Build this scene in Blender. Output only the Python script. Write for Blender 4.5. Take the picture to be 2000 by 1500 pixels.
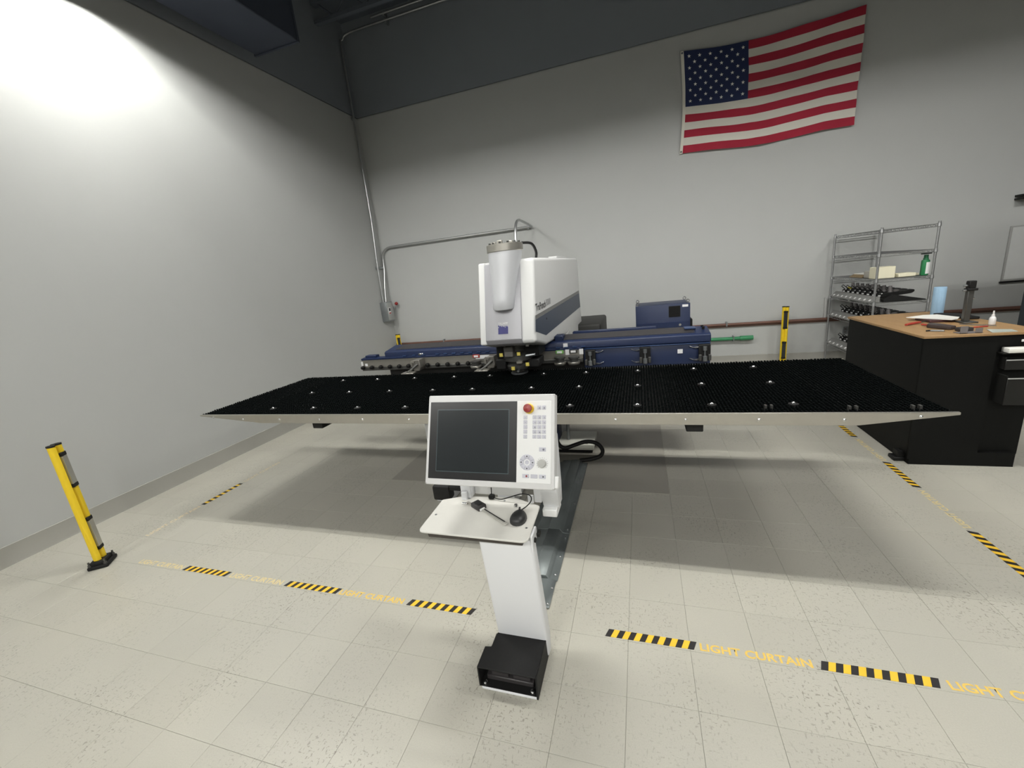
import bpy, bmesh, math, random
from mathutils import Vector, Matrix
random.seed(7)
sc = bpy.context.scene
C = sc.collection
for o in list(bpy.data.objects): bpy.data.objects.remove(o)
R = math.radians

# ------------------------------------------------------------------ camera
CAM_H = 1.92
yaw, pit, rol = R(-18.155), R(14.503), R(-6.217)
fwd = Vector((math.sin(yaw)*math.cos(pit), math.cos(yaw)*math.cos(pit), -math.sin(pit)))
r0 = Vector((math.cos(yaw), -math.sin(yaw), 0)); u0 = r0.cross(fwd)
rt = r0*math.cos(rol) + u0*math.sin(rol); up = u0*math.cos(rol) - r0*math.sin(rol)
cam = bpy.data.cameras.new('camera'); camo = bpy.data.objects.new('camera', cam); C.objects.link(camo)
m = Matrix((rt, up, -fwd)).transposed().to_4x4(); m.translation = (0, 0, CAM_H); camo.matrix_world = m
cam.sensor_width = 36; cam.lens = 803.74/2000*36; cam.clip_start = .05
sc.camera = camo

# ------------------------------------------------------------------ world, exposure, lamps
w = bpy.data.worlds.new('world'); sc.world = w; w.use_nodes = True
w.node_tree.nodes['Background'].inputs[0].default_value = (.75, .85, 1, 1)
w.node_tree.nodes['Background'].inputs[1].default_value = .05
sc.view_settings.view_transform = 'Standard'; sc.view_settings.look = 'None'
sc.view_settings.gamma = 1; sc.view_settings.use_curve_mapping = False
sc.view_settings.exposure = -0.06
LAMP_Z = 5.03
LAMP_W = 44
LAMP_COL = (1.0, .99, .945)
LAMP_XY = [(x, y) for y in (3.2, -3.2, -7.0) for x in (-4.33, -1.4, 1.55, 4.5)][:8] + [(-1.4, -7.0), (1.55, -7.0), (4.5, -7.0)]  # last row is added out of view, to soften shade under the table
for i, (x, y) in enumerate(LAMP_XY):
    for sgn, off in ((-1, -.1), (1, -.1), (-1, .1), (1, .1)):     # the two faces of each of the lamp's two V shaped LED strips
        ld = bpy.data.lights.new('lamp_light', 'AREA'); ld.shape = 'RECTANGLE'; ld.size = 1.15; ld.size_y = .06
        ld.energy = LAMP_W; ld.color = LAMP_COL
        lo = bpy.data.objects.new('lamp_light', ld); C.objects.link(lo); lo.location = (x, y+off+sgn*.024, LAMP_Z)
        lo.rotation_euler = (sgn*R(62), 0, 0)

# ------------------------------------------------------------------ materials
MATS = {}
def mat(name, col, rough=.5, metal=0, var=0, vscale=8, bump=0, bscale=60, spec=.5, coat=0, alpha=1, trans=0, emit=0):
    if name in MATS: return MATS[name]
    M = bpy.data.materials.new(name); M.use_nodes = True; N = M.node_tree.nodes; L = M.node_tree.links
    b = N['Principled BSDF']; b.inputs['Base Color'].default_value = (*col, 1)
    b.inputs['Roughness'].default_value = rough; b.inputs['Metallic'].default_value = metal
    b.inputs['Specular IOR Level'].default_value = spec
    b.inputs['Coat Weight'].default_value = coat; b.inputs['Transmission Weight'].default_value = trans
    if emit:
        b.inputs['Emission Color'].default_value = (*col, 1); b.inputs['Emission Strength'].default_value = emit
    if var or bump:
        tc = N.new('ShaderNodeTexCoord')
    if var:
        n = N.new('ShaderNodeTexNoise'); n.inputs['Scale'].default_value = vscale; n.inputs['Detail'].default_value = 5
        L.new(tc.outputs['Object'], n.inputs['Vector'])
        mx = N.new('ShaderNodeMix'); mx.data_type = 'RGBA'
        mx.inputs[6].default_value = (*[c*(1-var) for c in col], 1); mx.inputs[7].default_value = (*[min(1, c*(1+var)) for c in col], 1)
        L.new(n.outputs['Fac'], mx.inputs[0]); L.new(mx.outputs[2], b.inputs['Base Color'])
    if bump:
        n2 = N.new('ShaderNodeTexNoise'); n2.inputs['Scale'].default_value = bscale; n2.inputs['Detail'].default_value = 3
        L.new(tc.outputs['Object'], n2.inputs['Vector'])
        bp = N.new('ShaderNodeBump'); bp.inputs['Strength'].default_value = bump; bp.inputs['Distance'].default_value = .002
        L.new(n2.outputs['Fac'], bp.inputs['Height']); L.new(bp.outputs['Normal'], b.inputs['Normal'])
    MATS[name] = M
    return M

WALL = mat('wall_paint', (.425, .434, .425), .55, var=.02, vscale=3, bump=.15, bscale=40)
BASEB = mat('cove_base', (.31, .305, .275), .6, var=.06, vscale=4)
WALLU = mat('upper_wall_paint_dimmed', (.20, .22, .245), .6, var=.03, vscale=3)  # paint tone step, deepened in the colour to imitate weak light up high
CEIL = mat('deck_grey', (.10, .115, .14), .8)
DUCT = mat('duct_dark', (.035, .043, .065), .7, var=.15, vscale=2)
GALV = mat('galvanised', (.33, .35, .36), .38, .85, var=.22, vscale=6, bump=.1)
GALVD = mat('galvanised_trough', (.16, .18, .18), .4, .35, var=.35, vscale=5)
STEEL = mat('stainless', (.52, .50, .455), .38, .9, var=.06, vscale=20)
CHROME = mat('chrome', (.75, .75, .75), .22, 1)
WIRE = mat('zinc_wire', (.42, .425, .43), .35, .85)
DKST = mat('dark_steel', (.10, .10, .095), .45, .7, var=.2, vscale=15)
WHITE = mat('white_paint', (.74, .75, .77), .38, var=.01)
WHITE2 = mat('white_panel', (.76, .765, .76), .45)
SILVER = mat('silver_paint', (.40, .40, .425), .42, .2)
LGREY = mat('light_grey_plastic', (.62, .62, .62), .5, bump=.1, bscale=300)
TRAY = mat('tray_cream', (.66, .65, .61), .5, var=.02, vscale=50)
BLUE = mat('machine_blue', (.007, .017, .060), .42, var=.1, vscale=6)
BLUE2 = mat('machine_blue_light', (.02, .045, .12), .4)
STRIPE = mat('slate_blue', (.052, .068, .105), .45, var=.06)
STRIPE2 = mat('slate_grey', (.20, .20, .19), .45)
BLK = mat('black', (.005, .005, .005), .55, spec=.3)
BLKP = mat('black_powder', (.008, .008, .008), .6, spec=.3, bump=.2, bscale=250)
RUB = mat('black_rubber', (.012, .012, .012), .5)
BRI = mat('bristle_black', (.0022, .0033, .0033), .8, spec=.05)
BENCHB = mat('bench_black', (.0022, .0025, .0022), .6, var=.15, vscale=3, spec=.2)
YEL = mat('safety_yellow', (.78, .55, .015), .5, var=.04, vscale=30)
TYEL = mat('tape_yellow', (.80, .50, .03), .55, var=.05, vscale=40)
TBLK = mat('tape_black', (.012, .010, .010), .55)
MIRR = mat('mirror_window', (.42, .42, .38), .15, .6)
WIND = mat('dark_window', (.012, .014, .018), .12)
COPPER = mat('pipe_brown', (.15, .075, .055), .5, .2, var=.2, vscale=5)
GREEN = mat('pipe_green', (.03, .22, .09), .45)
RED = mat('red_button', (.24, .012, .010), .4)
ORANGE = mat('red_handle', (.38, .045, .03), .5)
SCREEN = mat('screen_off', (.018, .022, .024), .22, spec=.4)
GLASSB = mat('bezel_black', (.015, .015, .016), .28)
DISPL = mat('display_line', (.06, .09, .10), .3)
KEY = mat('key_grey', (.50, .50, .56), .45)
KEYD = mat('key_mark', (.13, .13, .17), .5)
CLOTHR = mat('flag_red', (.33, .013, .035), .85, bump=.3, bscale=400)
CLOTHW = mat('flag_white', (.66, .64, .57), .85, bump=.3, bscale=400)
CLOTHB = mat('flag_blue', (.012, .022, .075), .85, bump=.3, bscale=400)
STARW = mat('flag_star', (.85, .85, .82), .8)
CREAM = mat('cream_card', (.80, .76, .58), .8)
CARD = mat('brown_card', (.36, .27, .16), .8, var=.1)
PAPER = mat('paper_white', (.82, .81, .76), .7)
TOWEL = mat('blue_paper', (.30, .46, .62), .9, bump=.5, bscale=150)
PLW = mat('plastic_white', (.8, .8, .8), .4)
PLB = mat('dark_plastic', (.03, .027, .028), .5)
GRYP = mat('grey_tool', (.18, .17, .17), .5, .4)
SLATE = mat('slate_cabinet', (.025, .032, .04), .5)
CLEAR = mat('clear_plastic', (.55, .62, .60), .15, trans=.75)
LETB = mat('letter_black', (.02, .02, .022), .5)
LETG = mat('letter_grey', (.34, .34, .35), .5)
LABY = mat('label_yellow', (.75, .62, .13), .5)
LABW = mat('label_white', (.8, .8, .8), .5)
LOGO = mat('logo_blue', (.012, .012, .16), .4)
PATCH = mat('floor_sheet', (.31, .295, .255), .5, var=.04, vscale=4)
CABLE = mat('cable_blue', (.03, .06, .22), .5)
LENS = mat('lamp_lens', (1.0, .98, .90), .4, emit=6)
LAMPH = mat('lamp_housing', (.35, .35, .35), .5)

def floor_material():
    M = bpy.data.materials.new('vinyl_tile'); M.use_nodes = True; N = M.node_tree.nodes; L = M.node_tree.links
    b = N['Principled BSDF']; b.inputs['Roughness'].default_value = .36; b.inputs['Specular IOR Level'].default_value = .4
    g = N.new('ShaderNodeNewGeometry')
    def math_(op, a, bb=None):
        n = N.new('ShaderNodeMath'); n.operation = op
        if hasattr(a, 'links'): L.new(a, n.inputs[0])
        else: n.inputs[0].default_value = a
        if bb is not None:
            if hasattr(bb, 'links'): L.new(bb, n.inputs[1])
            else: n.inputs[1].default_value = bb
        return n.outputs[0]
    def mix(f, a, c):
        n = N.new('ShaderNodeMix'); n.data_type = 'RGBA'
        if hasattr(f, 'links'): L.new(f, n.inputs[0])
        else: n.inputs[0].default_value = f
        for k, v in ((6, a), (7, c)):
            if hasattr(v, 'links'): L.new(v, n.inputs[k])
            else: n.inputs[k].default_value = (*v, 1)
        return n.outputs[2]
    def noise(vec, scale, detail=4, rough=.5):
        n = N.new('ShaderNodeTexNoise'); n.inputs['Scale'].default_value = scale; n.inputs['Detail'].default_value = detail
        n.inputs['Roughness'].default_value = rough; L.new(vec, n.inputs['Vector']); return n.outputs['Fac']
    def ramp(f, lo, hi):
        n = N.new('ShaderNodeMapRange'); n.inputs['From Min'].default_value = lo; n.inputs['From Max'].default_value = hi; L.new(f, n.inputs['Value']); return n.outputs['Result']
    P = g.outputs['Position']
    # per tile tint
    sn = N.new('ShaderNodeVectorMath'); sn.operation = 'ADD'; sn.inputs[1].default_value = (.4088+.304*40, -1.202+.304*60, 0.5); L.new(P, sn.inputs[0])
    dv = N.new('ShaderNodeVectorMath'); dv.operation = 'DIVIDE'; dv.inputs[1].default_value = (.304, .304, 10); L.new(sn.outputs[0], dv.inputs[0])
    fl = N.new('ShaderNodeVectorMath'); fl.operation = 'FLOOR'; L.new(dv.outputs[0], fl.inputs[0])
    wn = N.new('ShaderNodeTexWhiteNoise'); L.new(fl.outputs[0], wn.inputs['Vector'])
    base = mix(wn.outputs['Value'], (.435, .420, .362), (.462, .447, .386))
    big = noise(P, 1.1, 5); base = mix(ramp(big, .35, .75), base, (.425, .415, .365))
    # speckle veins of the tile, elongated differently in alternate tiles
    mp = N.new('ShaderNodeMapping'); mp.inputs['Scale'].default_value = (105, 40, 1); mp.inputs['Rotation'].default_value = (0, 0, .5); L.new(P, mp.inputs['Vector'])
    mp2 = N.new('ShaderNodeMapping'); mp2.inputs['Scale'].default_value = (40, 105, 1); mp2.inputs['Rotation'].default_value = (0, 0, .3); L.new(P, mp2.inputs['Vector'])
    f1 = ramp(noise(mp.outputs[0], 1, 2), .615, .67); f2 = ramp(noise(mp2.outputs[0], 1, 2), .62, .675)
    fleck = math_('MAXIMUM', f1, f2)
    dens = ramp(noise(P, 1.9, 3), .40, .66)
    base = mix(math_('MULTIPLY', math_('MULTIPLY', fleck, .66), dens), base, (.15, .135, .11))
    fine = ramp(noise(P, 190, 2), .35, .75); base = mix(math_('MULTIPLY', fine, .22), base, (.30, .285, .235))
    # scuffs
    mp3 = N.new('ShaderNodeMapping'); mp3.inputs['Scale'].default_value = (9, 5, 1); mp3.inputs['Rotation'].default_value = (0, 0, .9); L.new(P, mp3.inputs['Vector'])
    sc_ = ramp(noise(mp3.outputs[0], 1.2, 6, .65), .73, .80); base = mix(math_('MULTIPLY', sc_, .65), base, (.10, .085, .07))
    L.new(base, b.inputs['Base Color'])
    rr = N.new('ShaderNodeMapRange'); rr.inputs['To Min'].default_value = .30; rr.inputs['To Max'].default_value = .48; L.new(noise(P, 3, 4), rr.inputs['Value']); L.new(rr.outputs[0], b.inputs['Roughness'])
    return M
TILE = floor_material()
GROUT = mat('tile_joint', (.27, .26, .225), .8)

def wood_material():
    M = bpy.data.materials.new('bench_wood'); M.use_nodes = True; N = M.node_tree.nodes; L = M.node_tree.links
    b = N['Principled BSDF']; b.inputs['Roughness'].default_value = .5
    tc = N.new('ShaderNodeTexCoord'); mp = N.new('ShaderNodeMapping'); mp.inputs['Scale'].default_value = (18, 1.5, 4); L.new(tc.outputs['Object'], mp.inputs[0])
    n = N.new('ShaderNodeTexNoise'); n.inputs['Scale'].default_value = 2; n.inputs['Detail'].default_value = 6; L.new(mp.outputs[0], n.inputs['Vector'])
    mx = N.new('ShaderNodeMix'); mx.data_type = 'RGBA'; mx.inputs[6].default_value = (.25, .14, .06, 1); mx.inputs[7].default_value = (.42, .265, .12, 1)
    L.new(n.outputs['Fac'], mx.inputs[0]); L.new(mx.outputs[2], b.inputs['Base Color']); return M
WOOD = wood_material()

# ------------------------------------------------------------------ mesh helpers
def BM(): return bmesh.new()
def box(bm, x0, x1, y0, y1, z0, z1, bev=0, seg=2, mi=0, M=None):
    vs = [bm.verts.new((x, y, z)) for x in (x0, x1) for y in (y0, y1) for z in (z0, z1)]
    fs = [bm.faces.new([vs[i] for i in q]) for q in ((0,1,3,2),(4,6,7,5),(0,4,5,1),(2,3,7,6),(0,2,6,4),(1,5,7,3))]
    for f in fs: f.material_index = mi
    if bev:
        es = list({e for f in fs for e in f.edges})
        r = bmesh.ops.bevel(bm, geom=es, offset=bev, segments=seg, affect='EDGES', profile=.5)
        for f in r['faces']: f.material_index = mi
        allv = {v for f in r['faces'] for v in f.verts} | {v for v in vs if v.is_valid}
    else: allv = set(vs)
    if M is not None:
        for v in allv: v.co = M @ v.co
    return bm
def prism(bm, pts, ax, a0, a1, bev=0, seg=2, mi=0, M=None):
    """pts: 2D outline; ax 'x': (y,z), 'y': (x,z), 'z': (x,y)"""
    def P(p, a): return {'x': (a, p[0], p[1]), 'y': (p[0], a, p[1]), 'z': (p[0], p[1], a)}[ax]
    lo = [bm.verts.new(P(p, a0)) for p in pts]; hi = [bm.verts.new(P(p, a1)) for p in pts]; n = len(pts); fs = []
    fs.append(bm.faces.new(lo)); fs.append(bm.faces.new(hi[::-1]))
    for i in range(n): fs.append(bm.faces.new((lo[i], hi[i], hi[(i+1) % n], lo[(i+1) % n])))
    for f in fs: f.material_index = mi
    bmesh.ops.recalc_face_normals(bm, faces=fs)
    allv = set(lo+hi)
    if bev:
        es = list({e for f in fs for e in f.edges})
        r = bmesh.ops.bevel(bm, geom=es, offset=bev, segments=seg, affect='EDGES', profile=.5)
        for f in r['faces']: f.material_index = mi
        allv = {v for f in r['faces'] for v in f.verts} | {v for v in allv if v.is_valid}
    if M is not None:
        for v in allv: v.co = M @ v.co
    return bm
def tube(bm, path, r, n=10, mi=0, caps=True):
    pts = [Vector(p) for p in path]; rings = []
    t0 = (pts[1]-pts[0]).normalized(); a = Vector((0, 0, 1)) if abs(t0.z) < .9 else Vector((1, 0, 0))
    nrm = (a - t0*a.dot(t0)).normalized()
    for i, p in enumerate(pts):
        t = ((pts[min(i+1, len(pts)-1)]-p).normalized() + (p-pts[max(i-1, 0)]).normalized()).normalized()
        nrm = (nrm - t*nrm.dot(t)).normalized(); bi = t.cross(nrm)
        rr = r[i] if isinstance(r, (list, tuple)) else r
        rings.append([bm.verts.new(p + (nrm*math.cos(2*math.pi*k/n) + bi*math.sin(2*math.pi*k/n))*rr) for k in range(n)])
    for i in range(len(rings)-1):
        for k in range(n):
            f = bm.faces.new((rings[i][k], rings[i][(k+1) % n], rings[i+1][(k+1) % n], rings[i+1][k])); f.material_index = mi
    if caps:
        f = bm.faces.new(rings[0][::-1]); f.material_index = mi; f = bm.faces.new(rings[-1]); f.material_index = mi
    return bm
def lathe(bm, prof, c, ax='z', n=20, mi=0, a0=0, a1=2*math.pi):
    full = abs(a1-a0-2*math.pi) < 1e-6; rings = []
    for r, h in prof:
        row = []
        for k in range(n if full else n+1):
            a = a0 + (a1-a0)*k/n; x, y = r*math.cos(a), r*math.sin(a)
            p = {'z': (x, y, h), 'y': (x, h, -y), 'x': (h, x, y)}[ax]
            row.append(bm.verts.new((c[0]+p[0], c[1]+p[1], c[2]+p[2])))
        rings.append(row)
    m_ = len(rings[0]); fs = []
    for i in range(len(rings)-1):
        for k in range(m_ if full else m_-1):
            fs.append(bm.faces.new((rings[i][k], rings[i][(k+1) % m_], rings[i+1][(k+1) % m_], rings[i+1][k])))
    if full:
        if prof[0][0] > 1e-5: fs.append(bm.faces.new(rings[0][::-1]))
        if prof[-1][0] > 1e-5: fs.append(bm.faces.new(rings[-1]))
    for f in fs: f.material_index = mi
    return bm
def smoothpath(pts, k=6):
    pts = [Vector(p) for p in pts]; out = []
    for i in range(len(pts)-1):
        p0 = pts[max(i-1, 0)]; p1 = pts[i]; p2 = pts[i+1]; p3 = pts[min(i+2, len(pts)-1)]
        for j in range(k):
            t = j/k; out.append(.5*((2*p1) + (p2-p0)*t + (2*p0-5*p1+4*p2-p3)*t*t + (3*p1-p0-3*p2+p3)*t**3))
    out.append(pts[-1]); return out

def O(name, bm, mats, parent=None, org=(0, 0, 0), smooth=True, clean=False):
    """link a bmesh authored in world coordinates as one mesh object whose frame is org (its parent's base)"""
    if isinstance(bm, bpy.types.Mesh): me = bm
    else:
        if clean: bmesh.ops.remove_doubles(bm, verts=bm.verts, dist=1e-6)
        bmesh.ops.recalc_face_normals(bm, faces=bm.faces)
        me = bpy.data.meshes.new(name); ov = Vector(org)
        for v in bm.verts: v.co -= ov
        bm.to_mesh(me); bm.free()
    for mm in (mats if isinstance(mats, (list, tuple)) else [mats]): me.materials.append(mm)
    if smooth:
        for p in me.polygons: p.use_smooth = True
        me.set_sharp_from_angle(angle=R(38))
    o = bpy.data.objects.new(name, me); C.objects.link(o)
    if parent is not None: o.parent = parent
    else: o.location = org
    return o
def tag(o, label, cat, group=None):
    o['label'] = label; o['category'] = cat
    if group: o['group'] = group
    return o
def T(name, label, cat, org, group=None, rz=0):
    o = bpy.data.objects.new(name, None); C.objects.link(o); o.location = org; o.rotation_euler = (0, 0, rz); o.empty_display_size = .1
    return tag(o, label, cat, group)
def dup(root, loc=None, label=None, rz=None):
    r = root.copy(); C.objects.link(r)
    if loc is not None: r.location = loc
    if rz is not None: r.rotation_euler = (0, 0, rz)
    if label: r['label'] = label
    for ch in list(root.children):
        c = ch.copy(); C.objects.link(c); c.parent = r
        for g in list(ch.children):
            d = g.copy(); C.objects.link(d); d.parent = c
    return r
def struct(o): o['kind'] = 'structure'; return o
def text_mesh(s, width, height, bold=0.0):
    """flat lettering mesh in XY, lower left at the origin, scaled to width x cap height"""
    cu = bpy.data.curves.new('lettering', 'FONT'); cu.body = s; cu.size = 1; cu.offset = bold; cu.extrude = 0; cu.resolution_u = 3
    ob = bpy.data.objects.new('lettering', cu); C.objects.link(ob)
    dg = bpy.context.evaluated_depsgraph_get(); dg.update()
    me = bpy.data.meshes.new_from_object(ob.evaluated_get(dg)); bpy.data.objects.remove(ob)
    xs = [v.co.x for v in me.vertices]; ys = [v.co.y for v in me.vertices]
    x0, y0 = min(xs), 0; sx = width/(max(xs)-x0); sy = height/max(ys)
    for v in me.vertices: v.co = ((v.co.x-x0)*sx, v.co.y*sy, 0)
    return me

# ------------------------------------------------------------------ the room
XL, YB, XR, YF, ZC = -5.18, 7.95, 14.0, -15.0, 6.78
def wall_two(name, x0, x1, y0, y1, nx, ny):
    """wall slab with a shadow groove at 5.2 m"""
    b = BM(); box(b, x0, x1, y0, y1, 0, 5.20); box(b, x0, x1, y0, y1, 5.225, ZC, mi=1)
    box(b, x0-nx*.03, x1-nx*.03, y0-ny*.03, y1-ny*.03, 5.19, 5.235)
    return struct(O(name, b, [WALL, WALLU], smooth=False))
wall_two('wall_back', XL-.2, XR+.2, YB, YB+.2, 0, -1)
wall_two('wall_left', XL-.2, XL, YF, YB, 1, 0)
b = BM(); box(b, XR, XR+.2, YF, YB, 0, ZC); struct(O('wall_right', b, WALL, smooth=False))
b = BM(); box(b, XL-.2, XR+.2, YF-.2, YF, 0, ZC); struct(O('wall_front', b, WALL, smooth=False))
b = BM(); box(b, XL-.2, XR+.2, YF-.2, YB+.2, ZC, ZC+.1); ceil = struct(O('ceiling', b, CEIL, smooth=False))
for k in range(11):
    y = YB-.75-k*1.65; b = BM(); box(b, XL+.01, XR, y-.06, y+.06, ZC-.09, ZC-.001); box(b, XL+.01, XR, y-.04, y+.04, ZC-.36, ZC-.31)
    x = XL+.1
    while x < 6:
        tube(b, [(x, y, ZC-.08), (x+.3, y, ZC-.32), (x+.6, y, ZC-.08)], .015, 5); x += .6
    O('roof_joist', b, CEIL, ceil, smooth=False)
def cove(name, pts, ax, a0, a1):
    b = BM(); prism(b, pts, ax, a0, a1); return struct(O(name, b, BASEB))
cove('baseboard_left', [(XL, 0), (XL+.018, 0), (XL+.010, .02), (XL+.006, .17), (XL, .175)], 'y', YF, YB-.012)
cove('baseboard_back', [(YB, 0), (YB-.018, 0), (YB-.010, .02), (YB-.006, .17), (YB, .175)], 'x', XL+.012, XR)

# floor: slab with recessed joints, tiles on it
b = BM(); box(b, XL-.2, XR+.2, YF-.2, YB+.2, -.12, -.0035); floor = struct(O('floor', b, GROUT, smooth=False))
TS = .304; XO, YO = -.4088, 1.202
def tile_bm(bm, cx, cy):
    h = TS/2-.0005; k = TS/2-.0013
    lo = [bm.verts.new((cx+sx*h, cy+sy*h, -.0036)) for sx, sy in ((-1,-1),(1,-1),(1,1),(-1,1))]
    mi = [bm.verts.new((cx+sx*h, cy+sy*h, -.0008)) for sx, sy in ((-1,-1),(1,-1),(1,1),(-1,1))]
    hi = [bm.verts.new((cx+sx*k, cy+sy*k, 0)) for sx, sy in ((-1,-1),(1,-1),(1,1),(-1,1))]
    bm.faces.new(hi)
    for i in range(4):
        j = (i+1) % 4; bm.faces.new((lo[i], lo[j], mi[j], mi[i])); bm.faces.new((mi[i], mi[j], hi[j], hi[i]))
b = BM(); tile_bm(b, 0, 0); b.normal_update(); tme = bpy.data.meshes.new('floor_tile'); b.to_mesh(tme); b.free(); tme.materials.append(TILE)
tiles = []
i0 = int(math.floor((XL-XO)/TS)); i1 = int(math.ceil((XR-XO)/TS)); j0 = int(math.floor((YF-YO)/TS)); j1 = int(math.ceil((YB-YO)/TS))
for i in range(i0, i1):
    for j in range(j0, j1):
        tiles.append((XO+(i+.5)*TS, YO+(j+.5)*TS))
def seen(cx, cy):
    d = Vector((cx, cy, -CAM_H)); zc = d.dot(fwd)
    if zc < .3: return None
    x = 1000+803.74*d.dot(rt)/zc; y = 750-803.74*d.dot(up)/zc
    return zc if (-60 < x < 2060 and 300 < y < 1580) else None
near = sorted([(seen(*t), t) for t in tiles if seen(*t)])[:300]
nearset = {t for _, t in near}
for _, (cx, cy) in near:
    o = bpy.data.objects.new('floor_tile', tme); C.objects.link(o); o.location = (cx, cy, 0); o.parent = floor
b = BM()
for t in tiles:
    if t not in nearset: tile_bm(b, *t)
o = O('floor_tile_field', b, TILE, floor, smooth=False); o['kind'] = 'stuff'

# duct by the left wall
org = (-4.55, 1.6, 5.2)
t = T('air_duct', 'dark rectangular air duct hung high along the left wall', 'duct', org)
b = BM(); box(b, -4.92, -4.2, -6, 5.40, 5.2, 5.85, .01, 1); O('duct_run', b, DUCT, t, org)
for y in (5.38, 3.9, 2.4, .9, -.6, -2.1):
    b = BM(); box(b, -4.935, -4.185, y, y+.03, 5.185, 5.865); O('flange', b, DUCT, t, org)
for y in (5.0, 2.0, -1.0):
    for x in (-4.9, -4.22):
        b = BM(); tube(b, [(x, y, 5.85), (x, y, ZC)], .008, 6); O('hanger', b, GALV, t, org)
# lamps
for i, (x, y) in enumerate(LAMP_XY):
    org = (x, y, LAMP_Z)
    t = T('high_bay_lamp', 'linear high bay lamp %s in the row %s' % (('nearest left wall', 'second from left wall', 'third from left wall', 'farthest from left wall')[i % 4 if i < 8 else i-7], ('above the brush table', 'in front of console', 'added far behind the camera')[i//4]), 'lamp', org, 'high bay lamps')
    b = BM(); q = -.085
    prof_ = [(-.302, q), (-.30, q), (-.296, .045), (-.14, .06), (.14, .06), (.296, .045), (.30, q), (.302, q), (.302, .048), (.145, .066), (-.145, .066), (-.302, .048)]
    prism(b, prof_, 'x', -.68, .68)
    for e in (-.68, .675): prism(b, [(-.302, q), (.302, q), (.302, .048), (.145, .066), (-.145, .066), (-.302, .048)], 'x', e, e+.005)
    for v in b.verts: v.co += Vector(org)
    O('housing', b, LAMPH, t, org)
    for off in (-.1, .1):
        b = BM(); prism(b, [(-.030, .022), (0, -.006), (.030, .022), (0, .028)], 'x', -.58, .58)
        for v in b.verts: v.co += Vector((x, y+off, LAMP_Z+.02))
        O('led_strip', b, LENS, t, org)
    for s in (-.5, .5):
        b = BM(); tube(b, [(x+s, y, LAMP_Z+.060), (x+s, y, 5.199 if x < -4 else ZC)], .004, 5); O('hanger', b, GALV, t, org)

# ------------------------------------------------------------------ conduits, box and pipes on the walls
org = (-5.1, 7.68, 1.27)
t = T('disconnect_box', 'grey electrical disconnect box with red handle in the wall corner', 'switch box', org)
b = BM(); box(b, -5.178, -5.03, 7.56, 7.80, 1.29, 1.69, .008); O('enclosure', b, GALV, t, org)
b = BM(); box(b, -5.03, -5.018, 7.575, 7.785, 1.31, 1.67, .004); O('cover', b, mat('box_grey', (.40, .41, .40), .5, .3), t, org)
b = BM(); box(b, -5.018, -5.014, 7.60, 7.68, 1.44, 1.57); box(b, -5.0135, -5.013, 7.61, 7.67, 1.50, 1.56, mi=1); box(b, -5.0135, -5.012, 7.605, 7.675, 1.445, 1.47, mi=2)
O('warning_label', b, [LABW, LETB, ORANGE], t, org)
b = BM(); tube(b, [(-5.06, 7.80, 1.50), (-5.01, 7.83, 1.55), (-4.98, 7.85, 1.61)], .008, 8); hd_ = O('handle', b, GALV, t, org)
b = BM(); lathe(b, [(.001, -.036), (.022, -.03), (.036, -.012), (.038, 0), (.036, .012), (.022, .03), (.001, .036)], (-4.97, 7.86, 1.63), 'z', 14); O('handle_ball', b, RED, hd_, org)
GALVB = mat('galvanised_bright', (.5, .51, .51), .33, .85, var=.12, vscale=6)
def conduit(name, label, path, r=.017, mats=GALVB, clips=(), cat='conduit'):
    org = path[0]; t = T(name, label, cat, org)
    b = BM(); tube(b, path, r, 10); O('pipe', b, mats, t, org)
    for (c, d, s) in clips:
        b = BM(); box(b, c[0]-s[0], c[0]+s[0], c[1]-s[1], c[1]+s[1], c[2]-s[2], c[2]+s[2], .003, 1); O('clip', b, GALV, t, org)
    return t
conduit('conduit', 'bare vertical steel conduit in the corner rising from switch box to roof', smoothpath([(-5.13, 7.63, 1.69), (-5.13, 7.66, 2.5), (-5.13, 7.73, 3.4), (-5.13, 7.75, 5.0), (-5.13, 7.77, 6.30), (-5.11, 7.80, 6.45), (-5.0, 7.82, 6.53), (-4.6, 7.83, 6.55)], 5),
        clips=[((-5.15, 7.78, 2.39), 0, (.012, .16, .02)), ((-5.15, 7.75, 5.15), 0, (.02, .03, .02))])
bend = [(-5.13+.22-.22*math.cos(a), 7.90, 2.56+.22*math.sin(a)) for a in [k*math.pi/2/8 for k in range(9)]]
conduit('conduit', 'long bent steel conduit running across the back wall to behind the press',
        [(-5.125, 7.72, 1.69), (-5.13, 7.78, 2.0), (-5.13, 7.88, 2.35)] + bend + [(-3.2, 7.90, 2.78), (-1.92, 7.90, 2.78)] +
        smoothpath([(-1.87, 7.87, 2.78), (-1.85, 7.70, 2.78), (-1.85, 7.2, 2.80), (-1.85, 6.92, 2.80), (-1.85, 6.72, 2.72), (-1.85, 6.62, 2.5), (-1.85, 6.60, 2.2), (-1.85, 6.60, 1.2)], 5),
        r=.022, clips=[((-3.2, 7.925, 2.78), 0, (.012, .02, .03)), ((-1.95, 7.925, 2.78), 0, (.02, .02, .035))])
for k, (z, y, x0, lab) in enumerate([(6.64, 7.80, -4.45, 'upper of two steel conduits high along the back wall'), (6.55, 7.83, -4.6, 'lower of two steel conduits high along the back wall')]):
    conduit('ceiling_conduit', lab, [(x0, y, z), (x0+.3, y, z), (2.0, y, z), (6, y, z)], .018, clips=[((-4.2, y+.06, z), 0, (.015, .06, .03)), ((-1.2, y+.06, z), 0, (.015, .06, .03))])
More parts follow.
